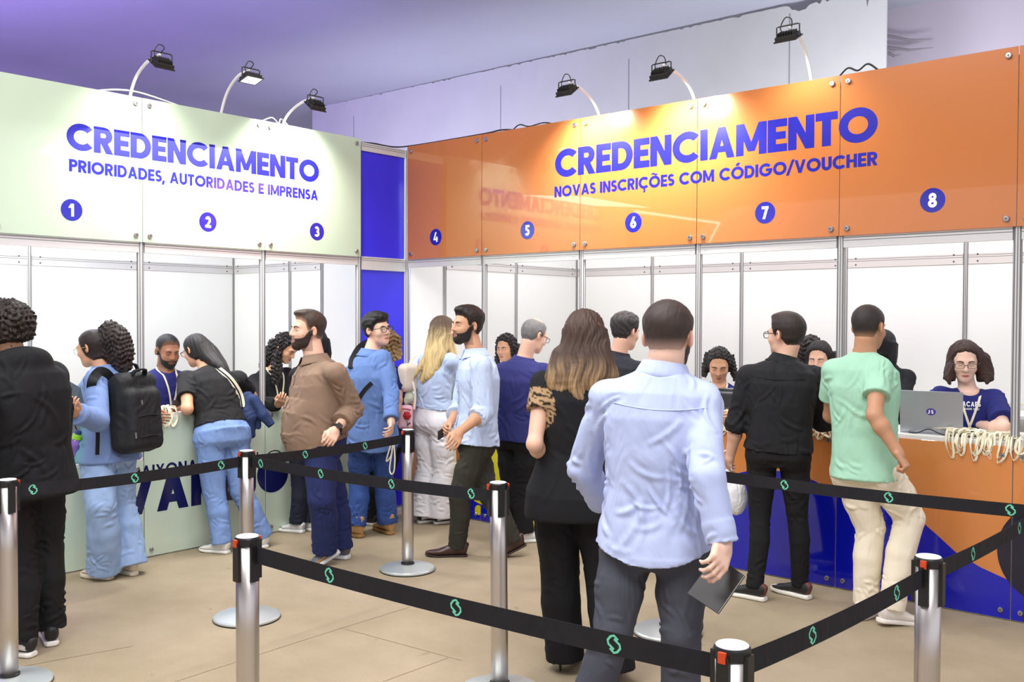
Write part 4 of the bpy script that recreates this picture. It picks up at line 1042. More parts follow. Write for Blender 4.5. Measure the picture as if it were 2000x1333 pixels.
    if lowc and not curl:
        th = np.arctan2(q[:, 0], q[:, 1]); z = q[:, 2]; wv = hsx.get('wave', 2.2)
        g_ = wob(np.stack([q[:, 0], q[:, 1], z*.25], 1), 34, seed+5, 5)*3.2; dsp = .40*np.sin(th*19+wv*np.sin(z*26+g_)+g_*1.5)+.30*np.sin(th*47+wv*1.3*np.sin(z*34+1+g_)+2*g_)+.30*np.sin(th*9+wv*np.sin(z*17+2)+g_)+.25*np.sin(th*83+g_*3+wv*np.sin(z*40)); V = V+N*(dsp*hsx.get('groove', .0035))[:, None]
    elif not lowc:
        th = np.arctan2(q[:, 0], q[:, 1]); dsp = None; rg = wob(q*np.array((1.0, .35, .5)), 330, seed, 6)*hsx.get('rgh', .0016); V = V+N*rg[:, None]
    hcols = np.tile(hcol, (len(V), 1))
    if 'c2' in hsx:
        zz0, zz1 = hsx['grad']; w = np.clip((hc[2]+zz0-V[:, 2])/(zz0-zz1), 0, 1); 
        if dsp is not None: w = np.clip(w+dsp*.30*sstep(w, .02, .3), 0, 1)
        hcols = hcols*(1-w[:, None])+np.array(lin(hsx['c2']))*w[:, None]
    if dsp is not None: hcols = hcols*(1+.16*dsp)[:, None]
    else: hcols = hcols*(1+.22*wob(q, 240, seed+3, 5))[:, None]
    if not lowc:
        zl = np.interp(q[:, 1], [-.12, -.045, -.012, .010, .030, .042, .062, .1], hsx.get('line', [-.062, -.058, -.012, -.012, .0, .048, .064, .072])); w = 1-sstep(q[:, 2]-zl, -.008, .012+.05*fade); w = w*(.35+.45*(fade > 0)); hcols = hcols*(1-w[:, None])+skin*.85*w[:, None]
    if hsx.get('bald'):
        w = np.clip((.062-np.hypot(q[:, 0], q[:, 1]+.02))/.03, 0, 1)*(q[:, 2] > .08); hcols = hcols*(1-w[:, None]*.85)+skin*w[:, None]*.85
    out.append(dict(name='hair', V=V, F=F, mat='hair', cols=np.clip(hcols, 0.002, 1), smooth=True))
    if 'beard' in k:
        bt = k['beard']
        def bw(q):
            zl = np.interp(q[:, 1], [-.02, .02, .05, .075, .1], [.03, .004, -.036, -.045, -.046]); w = sstep(zl-q[:, 2], -.004, .016)*sstep(q[:, 1], -.012, .012)*sstep(-q[:, 2], -.2, -.19)
            w = w*(1-sstep(-q[:, 2], .104, .124)*(q[:, 1] < .05)); lip = ((q[:, 0]/.024)**2+((q[:, 2]+.0655)/.0105)**2); w = np.where(q[:, 1] > .06, w*sstep(lip, .7, 1.5), w)
            return w*sstep(q[:, 2]*-1, .0, .03) if False else w
        def fb(P):
            q = ((P-hc)@M/hs).astype(np.float32); w = bw(q); d = HEADF(q)-bt.get('t', .006)*w+.006*(1-sstep(w, .0, .25)); return np.maximum(d, -(q[:, 1]+.03))*hs
        V, F = polygonise(bounded(fb, hc, .17), hc-.17, hc+.17, .0042); q = (V-hc)@M/hs; keep = bw(q) > .02; fk = keep[F].all(1); F = F[fk]; us = np.unique(F); mp_ = np.zeros(len(V), int); mp_[us] = np.arange(len(us)); V = V[us]; F = mp_[F]; q = q[us]
        N = vnormals(V, F); w = bw(q); V = V+N*(wob(q, 420, seed, 6)*.0011)[:, None]; bc = np.array(lin(bt['c'])); bcol = np.clip(bc*(1+.3*wob(q, 300, seed+1))[:, None], .002, 1); ww = sstep(w, .05, .75)[:, None]; out.append(dict(name='beard', V=V, F=F, mat='hair', cols=bcol*ww+skin*.8*(1-ww), smooth=True))
    if 'glasses' in k:
        g = k['glasses']; w2, h2 = g.get('w', .0255), g.get('h', .018); y = .107; parts_ = MB(); gl = MB(); r = g.get('r', .0019)
        for sx in (-1, 1):
            c = .034*sx; lp = [(c+w2*np.sign(math.cos(a))*abs(math.cos(a))**.7, y-.10*abs(c+w2*math.cos(a))**1.0*.5+.012*0, .000+h2*np.sign(math.sin(a))*abs(math.sin(a))**.7) for a in np.linspace(0, 2*math.pi, 28, endpoint=False)]
            parts_.tube(lp, r, 6, True); n0 = lp; gl.add(lp, [tuple(range(28))]); parts_.tube([(c+sx*w2, y-.003, .008), (c+sx*(w2+.012), y-.012, .009), (.081*sx, .05, .008), (.083*sx, -.01, .006), (.08*sx, -.025, -.006)], r*1.05, 6)
        parts_.tube([(-.0085, y-.001, .004), (0, y+.003, .007), (.0085, y-.001, .004)], r, 6)
        out.append(dict(name='glasses', V=hc+np.array(parts_.V)@M.T*hs, F=parts_.F, mat='glasses', col1=g['c'], smooth=True, sub=[dict(name='lens', V=hc+np.array(gl.V)@M.T*hs, F=gl.F, mat='lens', smooth=False)]))
    # ---- top garment
    tp = k['top']; inf = tp.get('inf', .016); hem = tp.get('hem', -.12); PT2 = np.array([hem]+[t for t in PT if t > hem+.04]); A_ = np.interp(PT2, PT, A0)*fat*H+inf; B_ = np.interp(PT2, PT, B0)*fat*H+inf
    flare = tp.get('flare', 0); wgt = np.clip((.35-PT2)/.5, 0, 1); A_ = A_+flare*wgt; B_ = B_+flare*wgt
    if hem < 0: B_ = B_+tp.get('bflare', .016)*wgt
    if 'waist' in tp: A_ = A_-tp['waist']*np.exp(-((PT2-.3)/.16)**2)
    A_[-1] = A_[-1]-inf+.006; B_[-1] = B_[-1]-inf+.006
    p2 = path(PT2); l2 = np.array([hl*(1-min(1, max(0, t)))+sl*min(1, max(0, t)) for t in PT2])
    if k.get('belly'): p2 = p2+np.array([body*k['belly']*math.exp(-((t-.22)/.22)**2) for t in PT2])
    tors = loft(p2, l2, A_, B_, tp.get('n', 2.4)); sh = [rcone(Nn-axis*.050, S[s], .046*H+inf*.5, .050*H+inf*.5) for s in 'LR']
    sl_len = tp.get('sleeve', 2.0); sr = tp.get('sr', .060)*H; sleeves = []
    for s in 'LR':
        L_ = sl_len if not isinstance(sl_len, dict) else sl_len[s]
        r0, r1, r2 = sr*.98, sr*tp.get('er', .92), sr*tp.get('wr', .68)
        if L_ <= 0: continue
        if L_ <= 1: e = S[s]+(E[s]-S[s])*L_; sleeves.append(rcone(S[s], e, r0, r0+(tp.get('cr', r1)-r0)*1.0, cut=True))
        else:
            e = E[s]+(Wr[s]-E[s])*min(L_-1, 1.0); sleeves += [rcone(S[s], E[s], r0, r1), rcone(E[s], e, r1, r1+(r2-r1)*(L_-1), cut=True)]
            if tp.get('cuff'):
                dv = (Wr[s]-E[s])/np.linalg.norm(Wr[s]-E[s]); rc = r1+(r2-r1)*(L_-1); sleeves.append(rcone(e-dv*tp['cuff'], e, rc+.005, rc+.005, cut=True, cut0=True))
    extra = []
    if 'hood' in tp:
        MH = np.stack([sl, sb, axis], 1); extra.append(union([ell(Nn-sb*.095-axis*.035, (.145, .062, .085), MH), ell(Nn-sb*.02+axis*.0, (.135, .125, .052), MH)], .05))
    nk = tp.get('neckcut', .0)
    def ftop(P):
        d = tors(P)
        for g in sh: d = smin(d, g(P), .035)
        for g in extra: d = smin(d, g(P), .02)
        if sleeves: ks = .010+.036*np.exp(-(np.minimum(np.linalg.norm(P-S['L'].astype(np.float32), axis=1), np.linalg.norm(P-S['R'].astype(np.float32), axis=1))/.09)**2)
        for g in sleeves: d = smin(d, g(P), ks)
        if tp.get('tail'): uu = ((P-Pp)@hl)/.17; d = np.maximum(d, (Pp[2]+hem*.49*H+tp['tail']*uu*uu)-P[:, 2])
        if nk: d = np.maximum(d, -(np.linalg.norm(P-(Nn+axis*.055+sb*.035), axis=1)-nk))
        return d
    ap = np.array([*S.values(), *E.values(), *Wr.values(), Nn, *p2]); V, F = polygonise(ftop, ap.min(0)-.27, ap.max(0)+.16, tp.get('vox', .0075)); N = vnormals(V, F)
    cr = tp.get('cr_amp', .0045)*2.7; specs = []
    for s in 'LR':
        if (sl_len if not isinstance(sl_len, dict) else sl_len[s]) > 1:
            specs += [(E[s], .10, 9, E[s]-Wr[s], 1.2, .10, .009, cr), ((S[s]+E[s])/2, .13, 7, E[s]-S[s], .7, .14, .011, cr*.8), ((Wr[s]+E[s])/2, .13, 9, np.cross(E[s]-Wr[s], ZZ+sb*.3), .5, .09, .008, cr*.8)]
        specs += [(S[s]-axis*.05, .11, 7, E[s]-S[s], .5, .13, .010, cr)]
    mid = Pp+(Nn-Pp)*.35
    specs += [(Pp+(Nn-Pp)*.18, .27, tp.get('nf', 22), sl, .5, .16, .011, cr), (mid, .25, 12, axis+sl*.5, .5, .22, .012, cr*.9), (mid, .25, 12, axis-sl*.5, .5, .22, .012, cr*.9), (Pp+(Nn-Pp)*.75, .22, 10, axis, .45, .20, .012, cr*.8)]
    Vc = creases(V, N, specs, seed); Vc = laplace(Vc, F, 1, .25)
    tcol = None
    if 'pattern' in tp:
        tcol = np.tile(np.array(lin(tp['c'])), (len(V), 1)); 
        if tp['pattern'] == 'leopard':
            dS = np.minimum(np.linalg.norm(V-(S['L']*.6+E['L']*.4), axis=1)-.105, np.linalg.norm(V-(S['R']*.6+E['R']*.4), axis=1)-.105); w = dS < 0; sp = wob(V, 240, 9, 6) > .12; tcol[w] = np.where(sp[w][:, None], np.array(lin((44, 34, 28))), np.array(lin((170, 140, 106))))
        if tp['pattern'] == 'teal':
            w = np.clip((-.05-((V-(Nn+Pp)/2)@RH))/.12+.2, 0, 1)*np.clip((Nn[2]-.05-V[:, 2])/.25, 0, 1); tcol = tcol*(1-w[:, None])+np.array(lin((108, 176, 178)))*w[:, None]
    t_entry = dict(name=tp.get('name', 'shirt'), V=Vc, F=F, mat=('attr_cloth' if tcol is not None else 'cloth'), key=tp['c'], cols=tcol, smooth=True, sub=[], rough=tp.get('rough'))
    if tp.get('collar'):
        a = np.linspace(-math.pi, math.pi, 41)[1:-1]*.93; rr = neck_r+.014; hh = tp['collar']; CV = []; CF = []
        up = (neck_a-Nn); up = up/np.linalg.norm(up)*.5+axis*.5; up = up/np.linalg.norm(up); c0 = Nn-axis*.012+up*.0; back = -sb; sl_ = np.cross(sb, up)
        for t in a:
            rad = (math.cos(t)*back+math.sin(t)*sl_); front = .5-.5*math.cos(t)
            fl = c0+rad*(rr+.024)+up*(.002-.010*front)-ZZ*.006*front+sb*.012*front; top = c0+rad*(rr+.003)+up*(hh*(1-.25*front))+sb*.010*front; bot = c0+rad*(rr+.036+.01*front)+up*(-.016-.022*front**3)+sb*.014*front
            ins_ = c0+rad*(rr-.003)+up*(hh*.9*(1-.25*front))+sb*.010*front; inb = c0+rad*(rr-.001)-up*.02+sb*.008*front
            CV += [inb, ins_, top, fl, bot]
        for i in range(len(a)-1):
            for j in range(4): CF.append((i*5+j, (i+1)*5+j, (i+1)*5+j+1, i*5+j+1))
        t_entry['sub'].append(dict(name='collar', V=np.array(CV), F=np.array(CF), mat='cloth', key=tp['c'], smooth=True, solid=.0025))
    out.append(t_entry)
    def surf(base, dirv, f, far=.5, off=.002):
        """point where the ray from base along dirv leaves the garment f"""
        t = np.linspace(0, far, 260); P = (base+t[:, None]*dirv).astype(np.float32); d = f(P); ins_ = np.nonzero(d < 0)[0]
        return base+dirv*(t[ins_[-1]]+off) if len(ins_) else base+dirv*.1
    def surf_dir(p, dirv, off=.002): return surf(p-dirv*.0, dirv, ftop, .5, off)
    Cst = Pp+(Nn-Pp)*.7
    if tp.get('placket') :
        P = [surf_dir(Pp+(Nn-Pp)*t, sb, .003) for t in np.linspace(max(hem+.04, -.05), .93, 16)]; RV, RF = ribbon(P, np.tile(sl, (16, 1)), .032, .003); t_entry['sub'].append(dict(name='placket', V=RV, F=RF, mat='cloth', key=tp['c'], smooth=False))
        for i in range(1, 15, 2):
            mb = MB(); c = P[i]+sb*.002; mb.obox(c, sl*.005, axis*.005, sb*.002); t_entry['sub'].append(dict(name='button', V=mb.V, F=mb.F, mat='plain', key=tp.get('btn', (90, 70, 60)), smooth=False))
    if tp.get('pocket'):
        c = Pp+(Nn-Pp)*.70+sl*.085*tp['pocket']; vv = []; ff = []; n_ = 7
        for i in range(n_):
            for j in range(n_): vv.append(surf_dir(c+sl*(i/(n_-1)-.5)*.11-axis*(j/(n_-1)-.5)*.125-sl*.0, sb, .003))
        for i in range(n_-1):
            for j in range(n_-1): ff.append((i*n_+j, (i+1)*n_+j, (i+1)*n_+j+1, i*n_+j+1))
        t_entry['sub'].append(dict(name='pocket', V=np.array(vv), F=np.array(ff), mat='cloth', key=tp['c'], smooth=True, solid=.003))
    if tp.get('yoke'):
        P = [surf_dir(Pp+(Nn-Pp)*(.80-.025*(1-u*u))+sl*u*.155*H, -sb, .001) for u in np.linspace(-1, 1, 21)]; TV, TF = tube(P, .0022, 5); t_entry['sub'].append(dict(name='yoke_seam', V=TV, F=TF, mat='cloth', key=tp['c'], smooth=True))
    if tp.get('print'):
        t_entry['sub'] += shirt_print(lambda u, v: surf_dir(Pp+(Nn-Pp)*.70+sl*(u)+axis*v, sb, .006), tp['print'])
    # worn lanyard
    if k.get('lanyard'):
        for sx in (-1, 1):
            path_ = []
            for t in np.linspace(0, 1, 14):
                top_ = Nn+sl*sx*(.065*(1-t))-axis*(.26*t*k['lanyard']); lat_ = sl*sx*.054*(1-t)
                b = Nn+lat_-axis*(.02+.27*t*k['lanyard']); path_.append(surf_dir(b-sb*.02, sb, .004) if t > .0 else surf_dir(b-sb*.02, sb, .004))
            neckp = Nn+sl*sx*(neck_r+.012)+axis*.012; path_ = [Nn-sb*(neck_r+.02)+axis*.02, neckp]+path_; P = smoothpath(path_, 3); RV, RF = ribbon(P, np.tile(sl, (len(P), 1)), .013, .002); out.append(dict(name='lanyard', V=RV, F=RF, mat='plain', key=(232, 224, 196), smooth=False))
    if k.get('necklace'):
        P = [Nn+axis*(.022-.012*math.cos(a))+(-sb*math.cos(a)+sl*math.sin(a))*(neck_r+.004) for a in np.linspace(0, 2*math.pi, 36, endpoint=False)]; TV, TF = tube(P, .0024, 6, True); out.append(dict(name='necklace', V=TV, F=TF, mat='plain', key=k['necklace'], smooth=True))
    # ---- trousers
    bt = k.get('pants')
    if bt:
        i2 = bt.get('inf', .010); tr, kr, ar2 = bt.get('r', (.090, .066, .060)); tr, kr, ar2 = tr*H, kr*H, ar2*H
        rise = bt.get('rise', .22); tw = np.array([-.20, -.10, 0, rise*.5, rise]); Aw = np.interp(tw, PT, A0)*fat*H+i2-.006; Bw = np.interp(tw, PT, B0)*fat*H+i2; Aw[0] *= .90; Bw[0] *= .8
        pw = path(tw); 
        if k.get('belly'): pw = pw+np.array([body*k['belly']*.5*math.exp(-((t-.22)/.22)**2) for t in tw])
        hip = loft(pw, hl, Aw, Bw, 2.2); butt = [ell(Hp[s]-body*.042*H-ZZ*.03, (.082*H, .078*H, .092*H)) for s in 'LR']
        legs = []; hemd = bt.get('hemz', -0.022)
        for s in 'LR':
            dv = An[s]-K[s]; L = np.linalg.norm(dv); e = An[s]-dv/L*hemd; mid = K[s]*.55+Hp[s]*.45
            calf = K[s]*.62+e*.38-facing(k.get('fyaw'+s, psi))*.012
            legs.append(union([rcone(Hp[s]-ZZ*.02, mid, tr, (tr+kr)/2+.006), rcone(mid, K[s], (tr+kr)/2+.006, kr), rcone(K[s], calf, kr, (kr+ar2)/2), rcone(calf, e, (kr+ar2)/2, ar2, cut=True)], .012))
        def fpant(P):
            d = hip(P)
            for g in butt: d = smin(d, g(P), .04)
            l = np.minimum(legs[0](P), legs[1](P)); l = smin(legs[0](P), legs[1](P), .02); return smin(d, l, .022)
        ap = np.array([Pp, *K.values(), *An.values(), *Hp.values(), pw[-1]]); V, F = polygonise(fpant, ap.min(0)-.2, ap.max(0)+.2, bt.get('vox', .0075)); N = vnormals(V, F); c2 = bt.get('cr_amp', .0045)*2.5; specs = []
        for s in 'LR':
            ld = K[s]-An[s]; specs += [(K[s]-facing(psi)*.03, .12, 12, np.cross(ld, facing(psi)), .45, .12, .010, c2), (An[s]+ld*.16, .12, bt.get('bunch', 12), np.cross(ld, facing(psi)+hl), .5, .10, .009, c2*1.1), (Hp[s]-ZZ*.12-body*.05, .14, 9, hl-.5*ZZ, .6, .14, .011, c2*.9), ((K[s]+Hp[s])/2, .16, 7, ld, .4, .2, .011, c2*.6), (Hp[s]-ZZ*.08+body*.06, .13, 7, hl+.6*ZZ*(1 if s == 'R' else -1), .4, .14, .011, c2)]
        V2 = laplace(creases(V, N, specs, seed+7), F, 1, .25)
        pent = dict(name=bt.get('name', 'trousers'), V=V2, F=F, mat='pants', key=bt['c'], smooth=True, sub=[], denim=bt.get('denim', False))
        def surfp(p, dv, off=.002): return surf(p, dv, fpant, .4, off)
        if bt.get('backpockets'):
            for sx in (-1, 1):
                vv = [surfp(Pp+hl*sx*(.075+a*.07)+ZZ*(z), -body, .002) for a, z in ((-.5, .045), (.5, .03), (.5, -.07), (0, -.105), (-.5, -.075), (-.5, .045))]; TV, TF = tube(np.array(vv), .0022, 5); pent['sub'].append(dict(name='pocket_seam', V=TV, F=TF, mat='pants', key=tuple(int(v*.84) for v in bt['c']), smooth=True))
        if bt.get('belt'):
            tb = bt.get('rise', .22)-.035; P = []; c = path([tb])[0]
            for a in np.linspace(0, 2*math.pi, 40, endpoint=False): P.append(surfp(c, hl*math.cos(a)+body*math.sin(a), .003))
            RV, RF = ribbon(np.array(P), np.tile(ZZ, (40, 1)), .034, .004, True); out.append(dict(name='belt', V=RV, F=RF, mat='leather', key=bt['belt'], smooth=False))
        out.append(pent)
    # ---- shoes
    for s in 'LR':
        sp = k.get('shoe')
        if not sp or k.get('noshoe'): continue
        fy = k.get('fyaw'+s, psi); pitch = k.get('fpitch'+s, 0); f2 = facing(fy); r2 = rightof(fy); p = math.radians(pitch); fd = f2*math.cos(p)-ZZ*math.sin(p); uu = np.cross(r2, fd); Mx = np.stack([r2, fd, uu], 1); org = An[s]-uu*.09; out += shoe_parts(sp, org, Mx, H*(1.0 if sex != 'f' else .88)*sp.get('s', 1))
    k['_'] = dict(S=S, E=E, W=Wr, T=Tip, P=Pp, N=Nn, K=K, A=An, hc=hc, M=M, sl=sl, sb=sb, axis=axis, body=body, hl=hl, ftop=ftop, ground=ground, hs=hs)
    return out

def shirt_print(fn, words):
    """white chest lettering laid on the garment"""
    res = []
    for text, u0, u1, v0, h, w in words:
        gl, tot = layout(text, w, .12); sx = (u1-u0)/tot; VV = []; FF = []
        for ch, gx, P, a in gl:
            for pv, pf in P:
                n0 = len(VV); VV += [fn(-(u0+(gx+x)*sx), v0+y*h) for x, y in pv]; FF += [tuple(i+n0 for i in f) for f in pf]
        res.append(dict(name='chest_print', V=np.array(VV), F=FF, mat='plain', key=(238, 238, 240), smooth=False))
    return res
def shoe_parts(sp, org, Mx, s):
    st = sp['style']; out = []
    def W_(q): return org+np.asarray(q)*s@Mx.T
    th = {'sneaker': .026, 'chunky': .036, 'dress': .014, 'boot': .028, 'pump': .006, 'slip': .028, 'runner': .030}[st]
    ys = [-.072, -.055, 0, .06, .12, .17, .195]; hw = [.022, .033, .034, .036, .046, .042, .022]
    if st == 'dress': ys[-2:] = [.185, .222]; hw[-2:] = [.036, .014]
    if st == 'pump': ys[-2:] = [.17, .205]; hw = [.018, .026, .022, .028, .037, .028, .008]
    lift = np.interp(ys, [-.07, 0, .09, .2], [.075, .062, .006, 0]) if st == 'pump' else np.array([.002, 0, 0, 0, 0, .004, .012])
    # sole: loft along the foot in local coordinates
    def loc(f): return lambda P: f(((P-org)@Mx/s).astype(np.float32))*s
    c = [(0, y, l+th/2) for y, l in zip(ys, lift)]
    sole = loft(np.array(c), np.array([[1, 0, 0]]*7), np.array(hw)+(.004 if st in ('chunky', 'runner') else .0015), np.full(7, th/2), 4)
    top_z = np.array([.085, .098, .095, .074, .052, .042, .030]) if st not in ('boot',) else np.array([.15, .155, .155, .10, .062, .05, .035])
    if st == 'chunky': top_z = top_z+.012
    if st == 'pump': top_z = lift+np.array([.052, .054, .03, .012, .022, .022, .012])
    cz = [(0, y, (t+l+th)/2) for y, t, l in zip(ys, top_z, lift)]; hz = [(t-l-th)/2+.004 for t, l in zip(top_z, lift)]
    upper = loft(np.array(cz), np.array([[1, 0, 0]]*7), np.array(hw), np.array(hz), 2.3)
    extra = []
    if st == 'boot': extra = [rcone((0, -.018, .08), (0, -.022, .165), .044, .050, cut=True)]
    def fu(q):
        d = upper(q)
        for g in extra: d = smin(d, g(q), .02)
        return d
    b0, b1 = W_((0, .06, .06))-.24, W_((0, .06, .06))+.24; vx = sp.get('vox', .005)
    V, F = polygonise(bounded(loc(fu), W_((0, .06, .05)), .2), b0, b1, vx); cols = np.tile(np.array(lin(sp['c'])), (len(V), 1)); q = (V-org)@Mx/s
    if 'c2' in sp:
        w = ((q[:, 1] > -.05) & (q[:, 1] < .10) & (np.abs(q[:, 2]-.055-.1*(q[:, 1]-.02)) < .013)) if sp.get('pat') == 'side' else ((q[:, 2] < .05) & (q[:, 1] > .02) & (q[:, 1] < .16)) | (q[:, 1] > .165); cols[w] = lin(sp['c2'])
    if 'heel' in sp: cols[(q[:, 1] < -.050) & (np.abs(q[:, 0]) < .022)] = lin(sp['heel'])
    e = dict(name='shoe', V=V, F=F, mat='shoe', cols=cols, smooth=True, rough=sp.get('rough', .6), sub=[])
    V, F = polygonise(bounded(loc(sole), W_((0, .06, .02)), .2), b0, b1, vx); e['sub'].append(dict(name='sole', V=V, F=F, mat='plain', key=sp['sole'], smooth=True))
    if st == 'pump':
        mb = MB(); mb.tube([(0, -.052, .066), (0, -.052, .03), (0, -.048, .0)], [.014, .008, .006], 8); e['sub'].append(dict(name='heel', V=np.array([W_(v) for v in mb.V]), F=mb.F, mat='leather', key=sp['sole'], smooth=True))
        e['sub'].append(dict(name='heel_strap', V=np.array([W_(v) for v in tube(np.array([(-.03, .0, .09), (-.028, -.05, .11), (0, -.07, .115), (.028, -.05, .11), (.03, .0, .09)]), .003, 5)[0]]), F=tube(np.zeros((5, 3))+np.arange(5)[:, None], .003, 5)[1], mat='leather', key=sp['c'], smooth=True))
    elif 'lace' in sp:
        mb = MB()
        for i in range(5):
            y = .035+.017*i; z = np.interp(y, ys, top_z)+.004; mb.tube([(-.020, y-.003, z-.006), (0, y, z+.001), (.020, y+.003, z-.006)], .0028, 5)
        e['sub'].append(dict(name='laces', V=np.array([W_(v) for v in mb.V]), F=mb.F, mat='plain', key=sp['lace'], smooth=True))
    return [e]
def mkmat(e):
    kind = e['mat']; k = e.get('key') or e.get('col1'); 
    if kind == 'skin': return mat('skin', rough=.5, attr=True, spec=.35, bump=.06, bscale=500)
    if kind == 'eye': return mat('eyeball', rough=.15, attr=True)
    if kind == 'hair' and 'cols' in e: return mat('hair', rough=.5, attr=True, spec=.35, bump=.35, bscale=700)
    if kind == 'attr_cloth': return mat('patterned_cloth', rough=.85, attr=True, bump=.25, bscale=420, spec=.25)
    if kind == 'shoe': return mat('shoe_upper_%d' % int(e['rough']*100), rough=e['rough'], attr=True, bump=.08, bscale=300)
    if kind == 'lens': return mat('spectacle_lens', (240, 245, 250), .03, trans=1.0, alpha=.18)
    nm = '%s_%02x%02x%02x' % (kind, *[int(v) for v in k])
    if kind == 'cloth': return cloth('cloth'+nm, k, .05) if not e.get('rough') else cloth('cloth'+nm, k, .05, e['rough'])
    if kind == 'pants': return cloth('denim'+nm, k, .13, .85, .2, 800, 14) if e.get('denim') else cloth('cloth'+nm, k, .04)
    if kind == 'leather': return mat(nm, k, .32)
    if kind == 'glasses': return mat(nm, k, .25)
    return mat(nm, k, .6)
def realise(k, parts):
    root = empty('person', k['_']['ground'] if '_' in k else (0, 0, 0), k['label'], 'person', None)
    def put(e, par):
        o = mesh(e['name'], e['V'], e['F'], mkmat(e), par, cols=e.get('cols'), smooth=e.get('smooth', True))
        if e.get('solid'):
            md = o.modifiers.new('thickness', 'SOLIDIFY'); md.thickness = e['solid']; md.offset = 0
        for s in e.get('sub', []): put(s, o)
        return o
    for e in parts: put(e, root)
    return root
SK = dict(light=(228, 182, 158), fair=(232, 192, 172), tan=(206, 156, 124), olive=(196, 146, 114), brown=(158, 110, 84), dark=(118, 80, 62))
NAVY = (38, 40, 104); BLK = (24, 24, 27)
JEANS = dict(name='jeans', denim=True, backpockets=True)
ACAPS = [('ACAPS', .018, .112, .012, .026, .24), ('TRADE SHOW', .021, .112, -.006, .011, .2)]
STAFF_TEE = dict(name='tee_shirt', c=NAVY, sleeve=.62, inf=.018, hem=-.18, flare=.01, cr=.066, sr=.060, print=ACAPS, neckcut=.075)
STAFF_TROUSERS = dict(c=(40, 40, 46), vox=.012)
DARKSHOE = dict(style='sneaker', c=(30, 30, 32), sole=(220, 220, 215), vox=.008)

# black hoodie, cut by the left edge
person(label='person in a black hoodie and black joggers at the frame edge', seed=1, skin=SK['tan'], sex='m', H=1.02, psi=-55, footL=(42, 1246), footR=(99, 1222), pel=(46, 935), neck=(28, 702, 0), head=(10, 648, -72, 5), hs=1.0, fat=1.12,
       hair=dict(style='curly', c=(40, 32, 28), t=.046, ts=.040, curl=.008, cf=230, line=[-.06, -.06, -.012, .0, .03, .06, .07], k=.02), facecut=False, armR=((112, 800, 1), (112, 905, 1)), armL=((-40, 800, -1), (-35, 900, -1)), kneeL=(38, 1085, 1), kneeR=(88, 1070, 1),
       top=dict(name='hoodie', c=(26, 26, 29), sleeve=2.0, inf=.042, hem=-.16, sr=.080, wr=.74, er=1.0, hood=1, cuff=.05, flare=.012, cr_amp=.007), pants=dict(name='joggers', c=(27, 27, 29), r=(.106, .086, .074), hemz=-.012, bunch=26, cr_amp=.008),
       shoe=dict(style='sneaker', c=(34, 34, 36), c2=(232, 230, 226), pat='side', sole=(238, 234, 228), lace=(235, 233, 230)), fyawL=-75, fyawR=-30, face=False)
# denim jacket and backpack
person(label='person in a denim jacket and wide jeans reading at the low counter', seed=2, skin=SK['tan'], sex='f', H=.97, psi=-62, footL=(203, 1104), footR=(253, 1096), pel=(210, 885), neck=(203, 722), head=(180, 680, -80, 14), hair=dict(style='pony', c=(38, 29, 26), c2=(70, 48, 40), grad=(-.02, -.25), t=.010, ts=.008, curl=.006, cf=230, blobs=[[(212, 646, .0, .055), (226, 662, .0, .075), (238, 690, .0, .068), (246, 714, .0, .040)], [(218, 640, .02, .040), (240, 668, .03, .050)], [(214, 690, .0, .045), (236, 716, .0, .038)]], k=.03, brow=(40, 30, 26)),
       shL=(188, 742, -.04), armL=((190, 822, -1), (142, 806, -1), (134, 782, -1)), armR=((214, 812, 1), (150, 800, -1), (138, 786, -1)), curlL=.5, curlR=.6, kneeL=(198, 990, -1), kneeR=(236, 985, 1), glasses=dict(c=(205, 180, 120), r=.0013, h=.020, w=.022),
       top=dict(name='denim_jacket', c=(122, 146, 196), sleeve=1.86, inf=.030, hem=-.10, sr=.072, er=1.0, wr=.86, cuff=.04, collar=.045, pattern='teal', cr_amp=.006, flare=.006), pants=dict(JEANS, c=(150, 176, 216), r=(.100, .094, .112), hemz=-.03, bunch=20), shoe=dict(style='chunky', c=(216, 200, 178), sole=(226, 214, 196), lace=(225, 215, 200)), fyawL=-72, fyawR=-58)
# staff at counter two
person(label='staff person in navy shirt looking down beside the metal post', seed=3, skin=SK['brown'], sex='m', d=7.25, psi=131, neck=(322, 722), pel=(318, 862, .1), head=(328, 686, 138, 16), hs=1.02, hair=dict(style='short', c=(22, 20, 20), t=.010, ts=.003, fade=.75, rgh=.0008), beard=dict(c=(24, 20, 19), t=.003), stubble=.5, lanyard=1, gdown=2, eye=.003, armR=((268, 800, -1), (300, 812, -1)), armL=((362, 798, -1), (345, 806, -1)), top=STAFF_TEE, pants=STAFF_TROUSERS, shoe=DARKSHOE)
